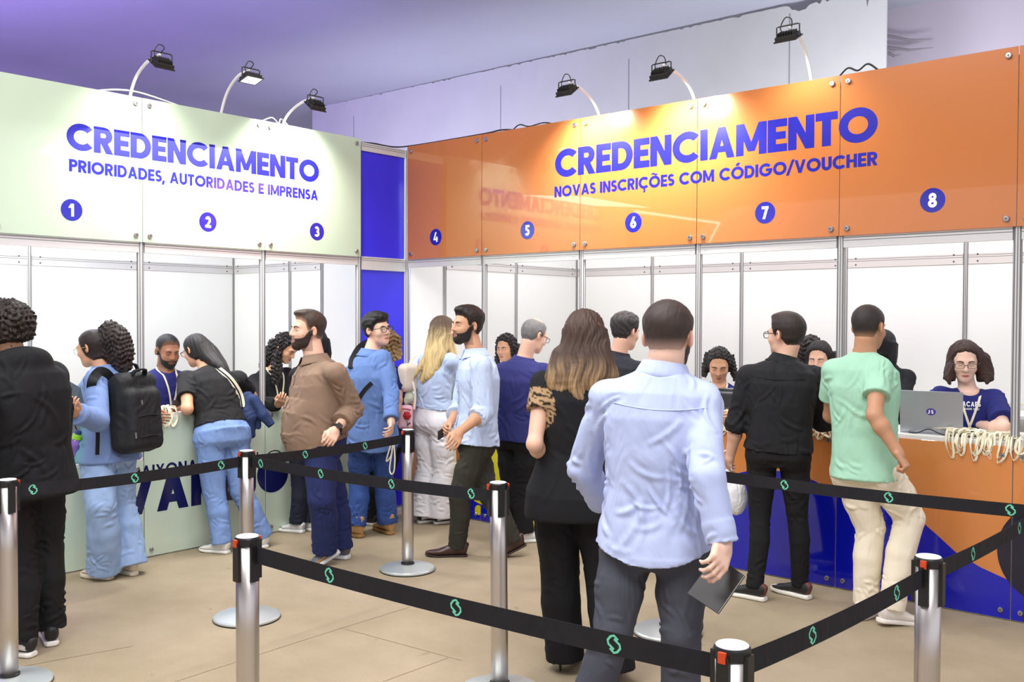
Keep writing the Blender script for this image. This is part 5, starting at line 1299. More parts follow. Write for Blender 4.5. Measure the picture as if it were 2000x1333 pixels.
# black tee leaning on the counter
person(label='person in black tee and jeans leaning on the green counter', seed=4, skin=SK['tan'], sex='f', H=1.0, fat=1.13, psi=-42, footL=(432, 1056), footR=(512, 1044), pel=(434, 845, .0), neck=(404, 722, .16), head=(382, 684, -62, 22), hz=.04, hair=dict(style='long', c=(34, 31, 33), c2=(74, 68, 70), grad=(-.06, -.28), t=.010, ts=.009, wave=1.0, groove=.0028, fall=[[(386, 684, .04, .06, .06), (398, 684, .0, .078, .072), (414, 698, -.03, .075, .055), (434, 716, -.09, .045, .03), (448, 734, -.10, .016, .012)]], brow=(40, 30, 28)), glasses=dict(c=(34, 30, 34), h=.017),
       shL=(364, 742, .02), shR=(466, 742, .02), armL=((366, 800, -1), (362, 792, 1), None), armR=((492, 775, 1), (452, 796, 1)), nohandR=True, kneeL=(418, 962, 1), kneeR=(470, 958, 1), armfat=1.15,
       top=dict(name='tee_shirt', c=(35, 35, 37), sleeve=.62, inf=.012, hem=.10, sr=.066, cr=.070, neckcut=.06, cr_amp=.004), pants=dict(JEANS, c=(124, 152, 204), r=(.106, .078, .072), rise=.12, bunch=16), shoe=dict(style='sneaker', c=(226, 224, 220), sole=(240, 238, 232), lace=(240, 240, 238)), fyawL=-72, fyawR=-40)
# staff at counter three
person(label='staff person with long curly black hair and black jacket, writing', seed=5, skin=SK['tan'], sex='f', d=7.85, psi=125, neck=(532, 722), pel=(520, 850, .2), head=(558, 680, 112, 32), hair=dict(style='curly', c=(28, 24, 24), t=.016, ts=.014, curl=.007, cf=220, fall=[[(545, 672, .02, .075, .075), (528, 700, .03, .075, .06), (516, 722, .02, .05, .045)], [(540, 690, -.06, .04, .04), (540, 730, -.08, .045, .035), (536, 752, -.09, .025, .02)]]), gdown=2, eye=.003, lanyard=1,
       armR=((502, 790, -1), (545, 790, -1), (556, 776, -1)), armL=((590, 790, 1), (562, 790, -1), (552, 796, -1)), top=dict(name='jacket', c=(26, 26, 28), sleeve=1.9, inf=.022, hem=-.15, sr=.068, wr=.8), pants=STAFF_TROUSERS, shoe=DARKSHOE)
# mostly hidden customer in black behind the brown shirt
person(label='person in black mostly hidden behind the brown shirt man, sleeve reaching the counter', seed=6, skin=SK['light'], sex='f', H=.97, psi=-42, footL=(580, 1018), footR=(602, 1014), pel=(606, 850), neck=(616, 716, .06), head=(616, 672, -45, 12), hair=dict(style='long', c=(30, 26, 27), t=.012, ts=.012, fall=[[(622, 668, 0, .085, .08), (628, 692, 0, .08, .06), (630, 712, -.03, .05, .035)]]), armL=((578, 792, 1), (548, 794, 1), (534, 782, 1)), armR=((640, 790, 1), (610, 800, 1)), kneeL=(585, 940, 1), kneeR=(604, 940, 1), face=False,
       top=dict(name='jacket', c=(28, 28, 31), sleeve=1.85, inf=.018, hem=-.12, sr=.066), pants=dict(c=(36, 40, 54), r=(.085, .066, .062)), shoe=dict(style='runner', c=(228, 228, 230), sole=(244, 244, 244)), fyawL=-70, fyawR=-60)
# brown shirt, walking left
person(label='bearded person in a brown shirt and navy trousers walking left, hand in pocket', seed=7, skin=SK['light'], sex='m', prof='b', H=1.0, fat=1.16, belly=.045, psi=-108, spsi=-118, footL=(634, 1070, .12), footR=(664, 1066), dd=-.02, pel=(624, 864), neck=(616, 702, .0), head=(600, 646, -126, -2), hs=1.09, neckr=1.18, hair=dict(style='short', c=(64, 50, 42), t=.020, ts=.007, fade=.5, quiff=(.035, .108, (.055, .055, .022))), beard=dict(c=(58, 44, 38), t=.0055), stubble=.5, lip=(190, 120, 110), gaze=-.4,
       shL=(657, 730, -.10), armL=((690, 800, 1), (654, 842, -1), (640, 872, -1)), armR=((590, 800, 1), (596, 850, 1)), palmL=(-.4, -.2, .9), curlL=.7, kneeL=(628, 975, -1), kneeR=(652, 965, 1),
       top=dict(c=(142, 118, 100), sleeve=1.62, inf=.022, hem=-.02, sr=.072, er=.98, wr=.9, cuff=.06, collar=.045, placket=True, pocket=1, cr_amp=.0065, nf=30, n=2.2), pants=dict(c=(38, 46, 92), r=(.112, .090, .086), rise=.10, cr_amp=.006, bunch=14), shoe=dict(style='runner', c=(96, 98, 112), c2=(196, 150, 90), sole=(222, 222, 226), lace=(80, 80, 90)), fyawL=-118, fyawR=-70, fpitchL=28)
# young man in denim shirt with glasses
person(label='person with glasses in a blue denim shirt looking back over the shoulder, black backpack strap', seed=8, skin=SK['light'], sex='m', H=1.0, psi=-15, spsi=12, footL=(694, 1026), footR=(757, 1020), pel=(728, 860), neck=(722, 690, .02), head=(737, 644, 128, -2, 5), hs=1.04, hair=dict(style='short', c=(26, 24, 26), t=.026, ts=.014, rgh=.004, quiff=(.045, .098, (.066, .052, .030)), line=[-.062, -.058, -.02, -.012, .0, .036, .050, .055]), glasses=dict(c=(30, 30, 36), h=.020, w=.027, r=.0024), gaze=.4,
       armR=((764, 768, -1), (764, 824, -1), (764, 852, -1)), armL=((684, 770, 1), (700, 820, 1)), palmR=(-1, 0, .2), kneeL=(702, 940, 1), kneeR=(748, 940, 1), shR=(748, 700, -.02), shL=(698, 706, .08),
       top=dict(name='denim_shirt', c=(98, 126, 180), sleeve=1.92, inf=.022, hem=-.17, tail=.04, sr=.064, er=.98, wr=.80, cuff=.05, collar=.045, cr_amp=.0065, flare=.012, nf=30), pants=dict(JEANS, c=(58, 84, 148), r=(.092, .078, .082), hemz=-.012, bunch=22), shoe=dict(style='boot', c=(192, 152, 96), sole=(170, 128, 76), lace=(120, 90, 60)), fyawL=-60, fyawR=-35)
# curly blond in navy tee
person(label='person with curly blond hair and navy tee between the denim shirt and the blue corner', seed=9, skin=SK['tan'], sex='f', H=.97, psi=-50, footL=(722, 1004), footR=(752, 1002), pel=(752, 858), neck=(757, 714), head=(752, 676, -75, 8), hair=dict(style='curly', c=(120, 92, 60), c2=(206, 178, 124), grad=(.02, -.16), t=.024, ts=.024, curl=.008, cf=210, fall=[[(762, 668, 0, .08, .08), (767, 692, .0, .075, .07), (770, 704, 0, .05, .05)]]), armR=((778, 782, -1), (768, 842, -1), (764, 866, -1)), armL=((730, 780, 1), (726, 830, 1)), top=dict(name='tee_shirt', c=(34, 38, 92), sleeve=.62, inf=.018, hem=-.12, cr=.07), face=False, shR=(775, 734, -.04),
       pants=dict(c=(30, 30, 34), r=(.085, .066, .060)), shoe=dict(style='sneaker', c=(34, 34, 36), sole=(232, 230, 226), lace=(230, 230, 230)), fyawL=-65, fyawR=-50)
# long blond hair, white trousers
person(label='person with long blond hair, pale blue blouse and white wide trousers facing the counter', seed=10, skin=SK['light'], sex='f', H=1.0, psi=45, footL=(830, 1000), footR=(862, 1002), pel=(846, 818), neck=(858, 688), head=(866, 646, 62, 4), hair=dict(style='long', c=(92, 74, 62), c2=(208, 182, 128), grad=(.06, -.14), t=.014, ts=.014, wave=1.6, fall=[[(858, 650, -.02, .085, .08), (850, 690, -.08, .115, .06), (838, 724, -.10, .09, .045), (822, 744, -.09, .035, .02)], [(872, 660, -.03, .07, .06), (884, 690, -.06, .03, .03), (890, 716, -.06, .016, .016)]], locks=[[(836, 690, -.1, .02), (818, 722, -.12, .018), (808, 742, -.10, .006)], [(845, 700, -.11, .02), (832, 730, -.13, .018), (826, 746, -.11, .006)]]),
       armR=((884, 760, 1), (892, 790, 1)), armL=((828, 740, 1), (850, 770, 1)), shR=(880, 706, -.02), face=False, top=dict(name='blouse', c=(190, 208, 240), sleeve=1.9, inf=.020, hem=.16, sr=.062, collar=.04, cr_amp=.006), pants=dict(c=(240, 238, 242), r=(.104, .098, .104), rise=.30, hemz=-.035, cr_amp=.006, bunch=22), shoe=dict(style='slip', c=(36, 36, 38), c2=(236, 236, 236), pat='side', sole=(244, 244, 244)), fyawL=58, fyawR=62)
# bearded, pale blue shirt, walking left
person(label='bearded person in pale blue shirt and dark olive trousers walking left', seed=11, skin=SK['tan'], sex='m', H=1.0, psi=-105, spsi=-100, footL=(893, 1062), footR=(1000, 1052, .13), pel=(928, 860), neck=(930, 690), head=(912, 636, -124, 0), hs=1.05, hair=dict(style='short', c=(38, 32, 30), t=.026, ts=.009, rgh=.003, quiff=(.03, .108, (.058, .06, .026))), beard=dict(c=(40, 32, 30), t=.0065), stubble=.45, lip=(180, 112, 104),
       shL=(940, 716, -.13), shR=(915, 712, .14), armL=((944, 806, 1), (896, 846, -1), (884, 876, -1)), armR=((898, 800, 1), (876, 832, -1), (856, 846, -1)), palmL=(-.3, 0, .95), curlL=.4, curlR=.9, palmR=(.6, -.5, -.6), kneeL=(898, 968, 1), kneeR=(952, 962, -1),
       top=dict(c=(196, 212, 242), sleeve={'L': 1.30, 'R': 1.4}, inf=.024, hem=-.05, sr=.070, er=1.0, wr=.95, cuff=.055, collar=.045, placket=True, pocket=1, cr_amp=.006, flare=.012), pants=dict(c=(56, 54, 48), r=(.098, .076, .064), belt=(40, 36, 34)), shoe=dict(style='dress', c=(66, 42, 38), sole=(50, 36, 30), rough=.22, lace=(50, 32, 30)), fyawL=-92, fyawR=-96, fpitchR=26)
# staff at counter five
person(label='staff person with dark curly hair peeking over the navy polo shoulder', seed=12, skin=SK['tan'], sex='f', d=8.4, psi=-139, neck=(1000, 722), pel=(1010, 860, .1), head=(988, 680, -150, 10), hair=dict(style='curly', c=(34, 28, 28), t=.020, ts=.018, curl=.006, cf=220, fall=[[(1002, 676, .03, .08, .07), (1006, 704, .04, .07, .05), (1004, 726, .02, .04, .03)], [(974, 680, .0, .025, .03), (971, 712, .0, .02, .02)]]), top=dict(STAFF_TEE, print=None), pants=STAFF_TROUSERS, shoe=DARKSHOE, gdown=1)
# navy polo, grey hair
person(label='grey haired person in a navy polo shirt facing the orange counter', seed=13, skin=SK['light'], sex='m', H=1.0, fat=1.06, psi=38, footR=(1026, 1036), footL=(1000, 1030), pel=(1012, 850), neck=(1022, 702), head=(1044, 656, 58, 22), hair=dict(style='short', c=(112, 110, 110), t=.010, ts=.010, bald=1, rgh=.002), glasses=dict(c=(34, 34, 40)), shL=(982, 726, -.03), shR=(1062, 728, .02), armL=((976, 810, 1), (1000, 850, 1)), armR=((1076, 800, 1), (1072, 830, 1)), kneeL=(998, 950, 1), kneeR=(1018, 950, 1),
       top=dict(name='polo_shirt', c=(46, 48, 104), sleeve=.80, inf=.022, hem=-.06, sr=.070, cr=.078, collar=.035, cr_amp=.005), pants=dict(c=(28, 28, 31), r=(.094, .074, .066)), shoe=dict(style='sneaker', c=(232, 232, 232), sole=(242, 242, 240), lace=(240, 240, 240)), fyawL=55, fyawR=75)
# black dress woman
person(label='person with long wavy brown hair and black tunic with leopard sleeves', seed=14, skin=SK['light'], sex='f', H=1.0, psi=8, footL=(1103, 1268, .10), footR=(1200, 1290, .10), pel=(1120, 948), neck=(1130, 716), head=(1143, 660, 16, 4), hs=1.08, hair=dict(style='long', c=(76, 58, 50), c2=(178, 146, 106), grad=(-.07, -.30), t=.016, ts=.016, wave=2.4, groove=.0048, fall=[[(1144, 650, -.02, .098, .09), (1142, 700, -.07, .125, .07), (1138, 742, -.09, .135, .06), (1146, 772, -.09, .09, .03)]], locks=[[(1098, 700, -.06, .028), (1084, 735, -.08, .03), (1078, 752, -.08, .022), (1096, 762, -.1, .012)], [(1180, 700, -.05, .03), (1196, 735, -.07, .028), (1190, 760, -.08, .012)], [(1118, 730, -.11, .025), (1126, 765, -.13, .024), (1140, 784, -.13, .014)], [(1150, 735, -.11, .025), (1166, 765, -.13, .022), (1154, 782, -.13, .012)], [(1090, 690, -.05, .022), (1074, 728, -.06, .02), (1068, 742, -.05, .010)]]),
       shL=(1062, 752, -.02), shR=(1190, 760, .03), armL=((1044, 868, -1), (1066, 900, 1)), armR=((1214, 870, 1), (1190, 930, 1)), face=False, armfat=1.05,
       top=dict(name='tunic', c=(28, 28, 31), sleeve=.46, inf=.018, hem=-.30, flare=.022, sr=.062, cr=.066, pattern='leopard', cr_amp=.003), pants=dict(c=(26, 26, 29), r=(.106, .092, .092), hemz=-.045, cr_amp=.0035), shoe=dict(style='pump', c=(26, 24, 26), sole=(40, 34, 34), rough=.2), fyawL=30, fyawR=12)
# customer at counter six
person(label='person with tousled dark hair in a black shirt at the counter under badge six', seed=15, skin=SK['light'], sex='m', d=6.6, psi=40, neck=(1206, 694), pel=(1196, 860), head=(1222, 648, 48, 10), hair=dict(style='short', c=(50, 46, 46), t=.024, ts=.010, rgh=.005, quiff=(.02, .10, (.062, .062, .03))), top=dict(c=(38, 40, 48), sleeve=.9, inf=.020, hem=-.08, collar=.04), pants=dict(c=(34, 36, 44), vox=.012), shoe=DARKSHOE, armR=((1260, 790, 1), (1262, 812, 1)), armL=((1160, 800, 1), (1180, 830, 1)))
# lilac shirt man in the foreground
person(label='person in a lilac blue shirt and grey trousers in the foreground, seen from behind', seed=16, skin=SK['fair'], sex='m', H=1.0, fat=1.0, psi=14, spsi=12, d=3.34, pel=(1280, 1052), neck=(1296, 722), head=(1306, 660, 24, 4), hs=1.0, neckr=1.08, vox=.0040, hair=dict(style='short', c=(62, 50, 46), t=.018, ts=.006, fade=.75, rgh=.0016, line=[-.050, -.046, -.010, -.010, .0, .048, .064, .072]), stubble=.75, earred=2.2, beard=dict(c=(52, 42, 38), t=.003),
       shL=(1186, 780, .0), shR=(1372, 784, -.02), armL=((1140, 915, 1), (1176, 985, 1), (1200, 1010, 1)), armR=((1380, 935, -1), (1412, 1064, 0), (1396, 1132, -1)), nohandL=True, palmR=(-.35, -.1, .9), curlR=(.55, .6, .65, .7), thumbR=.3, footL=(1112, 1500, .09), footR=(1330, 1505, .09), kneeL=(1196, 1235, 0), kneeR=(1330, 1240, 0),
       top=dict(c=(186, 198, 236), sleeve={'L': 1.94, 'R': 1.97}, inf=.022, hem=-.13, tail=.040, bflare=.034, sr=.064, er=.95, wr=.72, cuff=.065, collar=.042, yoke=True, cr_amp=.0062, flare=.008, nf=34, vox=.006), pants=dict(c=(74, 76, 86), r=(.092, .068, .064), vox=.006, cr_amp=.005), shoe=dict(style='dress', c=(40, 34, 32), sole=(40, 34, 30)))
# staff at counter six / seven
person(label='staff person in navy shirt looking down behind the label printer', seed=17, skin=SK['tan'], sex='f', d=7.0, psi=-142, neck=(1406, 752, .05), pel=(1400, 880, .3), head=(1404, 712, -168, 26), hs=1.08, hair=dict(style='long', c=(32, 27, 27), t=.010, ts=.009, fall=[[(1386, 694, .06, .03, .05), (1378, 718, .04, .026, .03), (1375, 736, .03, .018, .02)], [(1424, 696, .03, .03, .045), (1432, 722, .02, .026, .03), (1438, 744, .0, .020, .02)]], curl=.004, cf=260), gdown=2, eye=.0022, lanyard=1, top=dict(STAFF_TEE, c=(36, 40, 128), print=None, sleeve=.9), pants=STAFF_TROUSERS, shoe=DARKSHOE, armR=((1352, 800, -1), (1372, 810, -1)), armL=((1452, 800, -1), (1430, 812, -1)))
# black shirt man
person(label='person with glasses in a black shirt and black trousers carrying a white carrier bag', seed=18, skin=SK['light'], sex='m', H=1.0, fat=1.02, psi=22, spsi=28, footL=(1474, 1142), footR=(1562, 1138), pel=(1520, 878), neck=(1531, 702), head=(1534, 654, -38, 2), hs=1.06, hair=dict(style='short', c=(46, 38, 34), t=.018, ts=.012, quiff=(.02, .106, (.055, .06, .02))), glasses=dict(c=(28, 28, 32), r=.0022),
       shL=(1462, 736, -.05), shR=(1590, 738, .04), armL=((1440, 828, 1), (1424, 900, 1), (1418, 928, 1)), armR=((1606, 822, 1), (1640, 812, 1)), curlL=1.1, palmL=(.9, 0, .2), kneeL=(1484, 1000, 1), kneeR=(1556, 998, 1),
       top=dict(c=(34, 34, 37), sleeve={'L': 1.12, 'R': 1.3}, inf=.026, hem=.00, sr=.070, er=1.0, wr=.95, cuff=.05, collar=.042, yoke=True, cr_amp=.006), pants=dict(c=(27, 27, 29), r=(.092, .064, .052), rise=.13, belt=(30, 28, 28), backpockets=False, bunch=18), shoe=dict(style='slip', c=(34, 34, 36), heel=(110, 62, 54), sole=(240, 236, 226)), fyawL=-48, fyawR=-38)
# two more staff
person(label='person with dark braided curls behind the black shirt man, back turned', seed=19, skin=SK['brown'], sex='f', d=7.3, psi=20, neck=(1584, 728), pel=(1590, 870), head=(1580, 688, -10, 6), face=False, hair=dict(style='curly', c=(44, 36, 34), t=.022, ts=.022, curl=.006, cf=210, fall=[[(1580, 684, 0, .09, .08), (1578, 710, -.03, .10, .06), (1578, 740, -.04, .08, .04)]]), top=dict(STAFF_TEE, print=None, c=(34, 34, 40)), pants=STAFF_TROUSERS, shoe=DARKSHOE)
person(label='staff person with centre parted dark hair between the black shirt and the mint tee', seed=20, skin=SK['light'], sex='f', d=6.75, psi=-139, neck=(1606, 742, .04), pel=(1606, 880, .2), head=(1600, 700, -150, 16), hs=1.04, hair=dict(style='long', c=(38, 30, 30), t=.012, ts=.013, wave=1.2, fall=[[(1616, 692, .03, .055, .07), (1624, 716, .03, .05, .05), (1628, 736, .02, .035, .03)], [(1586, 690, .02, .025, .05), (1582, 730, .03, .03, .03)]]), gdown=2, eye=.0028, lanyard=1, top=dict(STAFF_TEE, print=None), pants=STAFF_TROUSERS, shoe=DARKSHOE, lip=(190, 90, 90))
# mint tee man
person(label='person with cropped hair in a mint tee and cream jeans leaning towards the laptop counter', seed=21, skin=SK['olive'], sex='m', H=1.03, psi=40, spsi=36, footL=(1692, 1176), footR=(1742, 1186, .10), dd=.0, fat=.94, pel=(1692, 916), neck=(1688, 690), head=(1697, 640, 50, 6), hs=1.02, neckr=1.0, necklace=(178, 140, 70), hair=dict(style='short', c=(52, 46, 44), t=.009, ts=.003, fade=.6, rgh=.0006), stubble=.15, shL=(1630, 726, -.05), shR=(1716, 722, .02),
       armR=((1708, 812, -1), (1752, 882, 0), (1772, 914, 0)), armL=((1622, 812, 1), (1694, 850, 1), (1740, 850, 1)), curlR=1.0, palmR=(-.8, -.2, .5), kneeL=(1700, 1030, 1), kneeR=(1776, 1012, 1),
       top=dict(name='tee_shirt', c=(166, 214, 186), sleeve=.60, inf=.018, hem=-.10, sr=.068, cr=.074, cr_amp=.0055, bflare=.030, nf=26), pants=dict(name='jeans', c=(238, 228, 206), r=(.098, .078, .068), hemz=-.012, cr_amp=.0055, bunch=20), shoe=dict(style='sneaker', c=(236, 230, 224), sole=(240, 234, 226), lace=(240, 238, 234)), fyawL=52, fyawR=74, fpitchR=8)
# blazer
person(label='person in a black blazer with straight dark hair behind the mint tee, inside the booth', seed=22, skin=SK['light'], sex='f', d=6.9, psi=60, neck=(1732, 716), pel=(1740, 860), head=(1726, 676, 60, 8), face=False, hair=dict(style='long', c=(26, 24, 28), t=.012, ts=.012, wave=.5, groove=.002, fall=[[(1730, 674, 0, .085, .075), (1732, 706, -.02, .075, .05), (1730, 730, -.02, .05, .03)]]), top=dict(name='blazer', c=(32, 32, 37), sleeve=1.95, inf=.022, hem=-.25, collar=.03), pants=STAFF_TROUSERS, shoe=DARKSHOE, armR=((1760, 800, -1), (1756, 836, 1)))
# staff with the laptop
person(label='staff person with glasses and shoulder length brown hair at the silver laptop', seed=23, skin=SK['fair'], sex='f', H=1.02, fat=1.08, d=5.85, psi=-150, spsi=-158, neck=(1893, 764), pel=(1888, 930, .1), head=(1884, 706, -160, 14), hs=1.06, hair=dict(style='long', c=(64, 46, 40), t=.014, ts=.014, wave=1.8, groove=.004, fyaw=-160, fall=[[(1866, 684, .05, .028, .06), (1857, 714, .03, .030, .045), (1854, 742, .0, .034, .032)], [(1906, 684, .03, .03, .06), (1918, 714, .02, .042, .05), (1924, 744, .0, .044, .035)]], locks=[[(1858, 715, -.02, .02), (1850, 735, -.03, .016), (1856, 750, -.04, .008)], [(1926, 700, 0, .024), (1934, 728, -.01, .022), (1928, 748, -.03, .012)]]), glasses=dict(c=(60, 54, 62), r=.0014, h=.015), gdown=2, eye=.003, lip=(196, 96, 92), lanyard=.62,
       shR=(1836, 776, .0), shL=(1942, 782, .0), armR=((1824, 850, -1), (1850, 838, 1), (1868, 836, 1)), armL=((1962, 836, -1), (1902, 830, 1), (1872, 832, 1)), palmL=(0, -1, 0), palmR=(0, -1, 0), curlL=.3, curlR=.3, top=dict(STAFF_TEE, c=(36, 40, 108), print=[('ACAPS', -.042, .058, .092, .028, .24), ('TRADE SHOW', -.039, .058, .073, .011, .2)], sleeve=.75, sr=.064, cr=.070), pants=STAFF_TROUSERS, shoe=DARKSHOE)

import time as _t
_t0 = _t.time()
_only = os.environ.get('ONLY')
if _only is not None: JOBS = [j for j in JOBS if str(j['seed']) in _only.split(',')]
with ThreadPoolExecutor(4) as ex: RES = list(ex.map(build, JOBS))
print('people modelled in', _t.time()-_t0)
PEOPLE = {}
for k, r in zip(JOBS, RES): PEOPLE[k['seed']] = (k['_'], realise(k, r), k)
print('people linked', _t.time()-_t0, sum(len(e['V']) for r in RES for e in r))

# ------------------------------------------------------------------ things carried, worn over clothes, and lying on the counters
def hit(x, y, f, d0, back=.7, off=.004):
    """first point of a garment met by a sight line"""
    r = raydir(x, y); t = np.linspace(d0-back, d0+back, 700); P = (CAM+t[:, None]*r).astype(np.float32); i = np.nonzero(f(P) < off)[0]
    return CAM+r*(t[i[0]] if len(i) else d0)
def sdf_obj(name, f, lo, hi, h, m, parent=None, cr=None, seed=1, cols=None, **kw):
    V, F = polygonise(f, lo, hi, h)
    if cr: V = laplace(creases(V, vnormals(V, F), cr, seed), F, 1, .4)
    return mesh(name, V, F, m, parent, smooth=True, cols=cols, **kw)
def strap(name, P, wdir, w, th, m, parent=None, **kw):
    P = smoothpath(P, 5)
    if wdir is None: T_, _, _ = frames(P); wdir = np.mean(np.cross(T_, P-CAM), 0); V, F = ribbon(P, np.cross(T_, P-CAM), w, th); return mesh(name, V, F, m, parent, **kw)
    V, F = ribbon(P, np.tile(np.asarray(wdir, float), (len(P), 1)), w, th); return mesh(name, V, F, m, parent, **kw)
m_bag = cloth('bag_nylon', (34, 35, 38), .08, .6, .3, 500); m_strapb = cloth('strap_webbing', (28, 28, 30), .05, .7)
m_zip = mat('zip_metal', (170, 170, 172), .3, metal=.9); m_cream = cloth('cream_leather', (232, 218, 204), .03, .5); m_pink = cloth('pink_vinyl', (236, 190, 204), .03, .4, folds=.2)
m_lany = cloth('lanyard_ribbon', (236, 229, 204), .08, .7, .1, folds=0); m_red = mat('rose_red', (186, 30, 44), .5); m_leaf = mat('leaf_dark', (60, 62, 48), .6)
m_dark = mat('dark_cover', (36, 34, 34), .45); m_slate = mat('slate_folder', (66, 84, 98), .4); m_page = mat('page_edge', (228, 228, 232), .6)
m_silver = mat('laptop_silver', (176, 179, 190), .32, metal=.55); m_keys = mat('keyboard_black', (28, 28, 30), .5); m_prn = mat('printer_black', (38, 39, 42), .4); m_prn2 = mat('printer_smoke', (70, 74, 78), .2); m_lab = mat('printer_label', (214, 220, 230), .5)
def have(i): return i in PEOPLE
if have(2):
    q, _, _ = PEOPLE[2]; la = rightof(-62); bk = -facing(-62); c = U(262, 806, depth_of(q['P'])-.06); up = ZZ*.99+bk*-.10; up /= np.linalg.norm(up); fo = np.cross(la, up); fo *= np.sign(fo@bk); M3 = np.stack([la, fo, up], 1)
    root = empty('backpack', c-up*.28, 'black backpack on the denim jacket back', 'backpack')
    f = union([rbox(c, (.155, .085, .255), .07, M3), rbox(c+fo*.075-up*.045, (.135, .05, .195), .05, M3)], .02)
    V, F = polygonise(f, c-.36, c+.36, .007); V = laplace(creases(V, vnormals(V, F), [(c, .3, 22, up, .6, .16, .012, .006), (c+fo*.1-up*.1, .2, 14, la, .5, .16, .012, .007)], 4), F, 1, .4); mesh('bag_body', V, F, m_bag, root, smooth=True)
    for zo, wd in ((.15, .125), (-.02, .12), (-.15, .115)):
        pts = [c+fo*(.13 if zo < .1 else .088)+la*a*wd+up*(zo-.012*abs(a)) for a in np.linspace(-1, 1, 9)]; pts = [p-fo*(.035*abs(a)**3) for p, a in zip(pts, np.linspace(-1, 1, 9))]; V, F = tube(smoothpath(pts, 3), .004, 6); mesh('zip_seam', V, F, m_strapb, root, smooth=True)
    MB().obox(c+fo*.145-la*.06+up*.06, la*.004, fo*.003, up*.014).build('zip_pull', m_zip, root); MB().obox(c+fo*.13-la*.11-up*.14, la*.004, fo*.003, up*.018).build('zip_pull', m_zip, root)
    strap('carry_handle', [c+up*.245-la*.05+fo*.01, c+up*.30-la*.035, c+up*.30+la*.035, c+up*.245+la*.05+fo*.01], fo, .028, .008, m_strapb, root)
    strap('grab_handle', [c+fo*.06+up*.235-la*.05, c+fo*.085+up*.262-la*.03, c+fo*.085+up*.262+la*.03, c+fo*.06+up*.235+la*.05], fo, .03, .01, m_strapb, root)
    P = [hit(x, y, q['ftop'], depth_of(q['P']), .5, .012) for x, y in ((216, 738), (206, 728), (194, 726), (184, 736), (179, 750))]; P.append(U(178, 772, depth_of(P[-1])+.10)); strap('shoulder_strap', P, None, .055, .012, m_strapb, root)
    strap('hanging_strap', [U(189, 822, depth_of(c)-.16), U(191, 850, depth_of(c)-.16), U(190, 889, depth_of(c)-.16)], RH, .024, .004, m_strapb, root)
    w = q['W']['L']; a = [U(x, y, depth_of(w)+dz) for x, y, dz in ((126, 741, -.02), (156, 758, .10), (164, 796, .12), (142, 792, .0))]
    n_ = np.cross(a[1]-a[0], a[3]-a[0]); n_ /= np.linalg.norm(n_); root = empty('folder', a[3], 'slate blue folder held up by the denim jacket person', 'folder'); mb = MB(); V = [p+n_*s for s in (-.005, .005) for p in a]; mb.add(V, [(3, 2, 1, 0), (4, 5, 6, 7), (0, 1, 5, 4), (1, 2, 6, 5), (2, 3, 7, 6), (3, 0, 4, 7)]); mb.build('cover', m_slate, root)
    e = [p*.985+np.mean(a, 0)*.015 for p in a]; mb = MB(); V = [p+n_*s for s in (-.003, .003) for p in (e[0]+(a[0]-a[3])*.03, e[1]+(a[1]-a[2])*.03, e[2], e[3])]; mb.add(V, [(3, 2, 1, 0), (4, 5, 6, 7), (0, 1, 5, 4), (1, 2, 6, 5), (2, 3, 7, 6), (3, 0, 4, 7)]); mb.build('pages', m_page, root)
    db = depth_of(q['P'])-.13; b0, b1 = U(136, 906, db), U(153, 846, db); ax = (b1-b0); L = np.linalg.norm(ax); ax /= L
    root = empty('water_bottle', b0, 'purple water bottle with a lime cap hanging by the denim jacket', 'bottle')
    def axl(prof, n=24):
        u = np.cross(ax, FH); u /= np.linalg.norm(u); v = np.cross(ax, u); V = []; F = []
        for r, z in prof: V += [b0+ax*z+(u*math.cos(a)+v*math.sin(a))*r for a in np.linspace(0, 2*math.pi, n, endpoint=False)]
        for i in range(len(prof)-1): F += [(i*n+k, i*n+(k+1) % n, (i+1)*n+(k+1) % n, (i+1)*n+k) for k in range(n)]
        F += [tuple(range(n))[::-1], tuple((len(prof)-1)*n+k for k in range(n))]; return V, F
    V, F = axl([(.030, 0), (.038, .006), (.039, .07), (.034, .085), (.039, .10), (.038, L*.62), (.030, L*.74), (.026, L*.80)]); mesh('bottle_body', V, F, mat('purple_plastic', (150, 116, 208), .15, trans=.35), root, smooth=True)
    V, F = axl([(.029, L*.79), (.030, L*.80), (.030, L*.93), (.028, L*.95)]); mesh('cap', V, F, mat('lime_plastic', (150, 214, 60), .35), root)
    V, F = axl([(.020, L*.95), (.020, L*1.06), (.012, L*1.08)]); mesh('spout_cover', V, F, mat('dark_blue_plastic', (40, 62, 120), .35), root)
    V, F = tube(smoothpath([b1, U(146, 830, db), U(145, 812, depth_of(w))], 5), .004, 6); mesh('carry_loop', V, F, m_strapb, root, smooth=True)
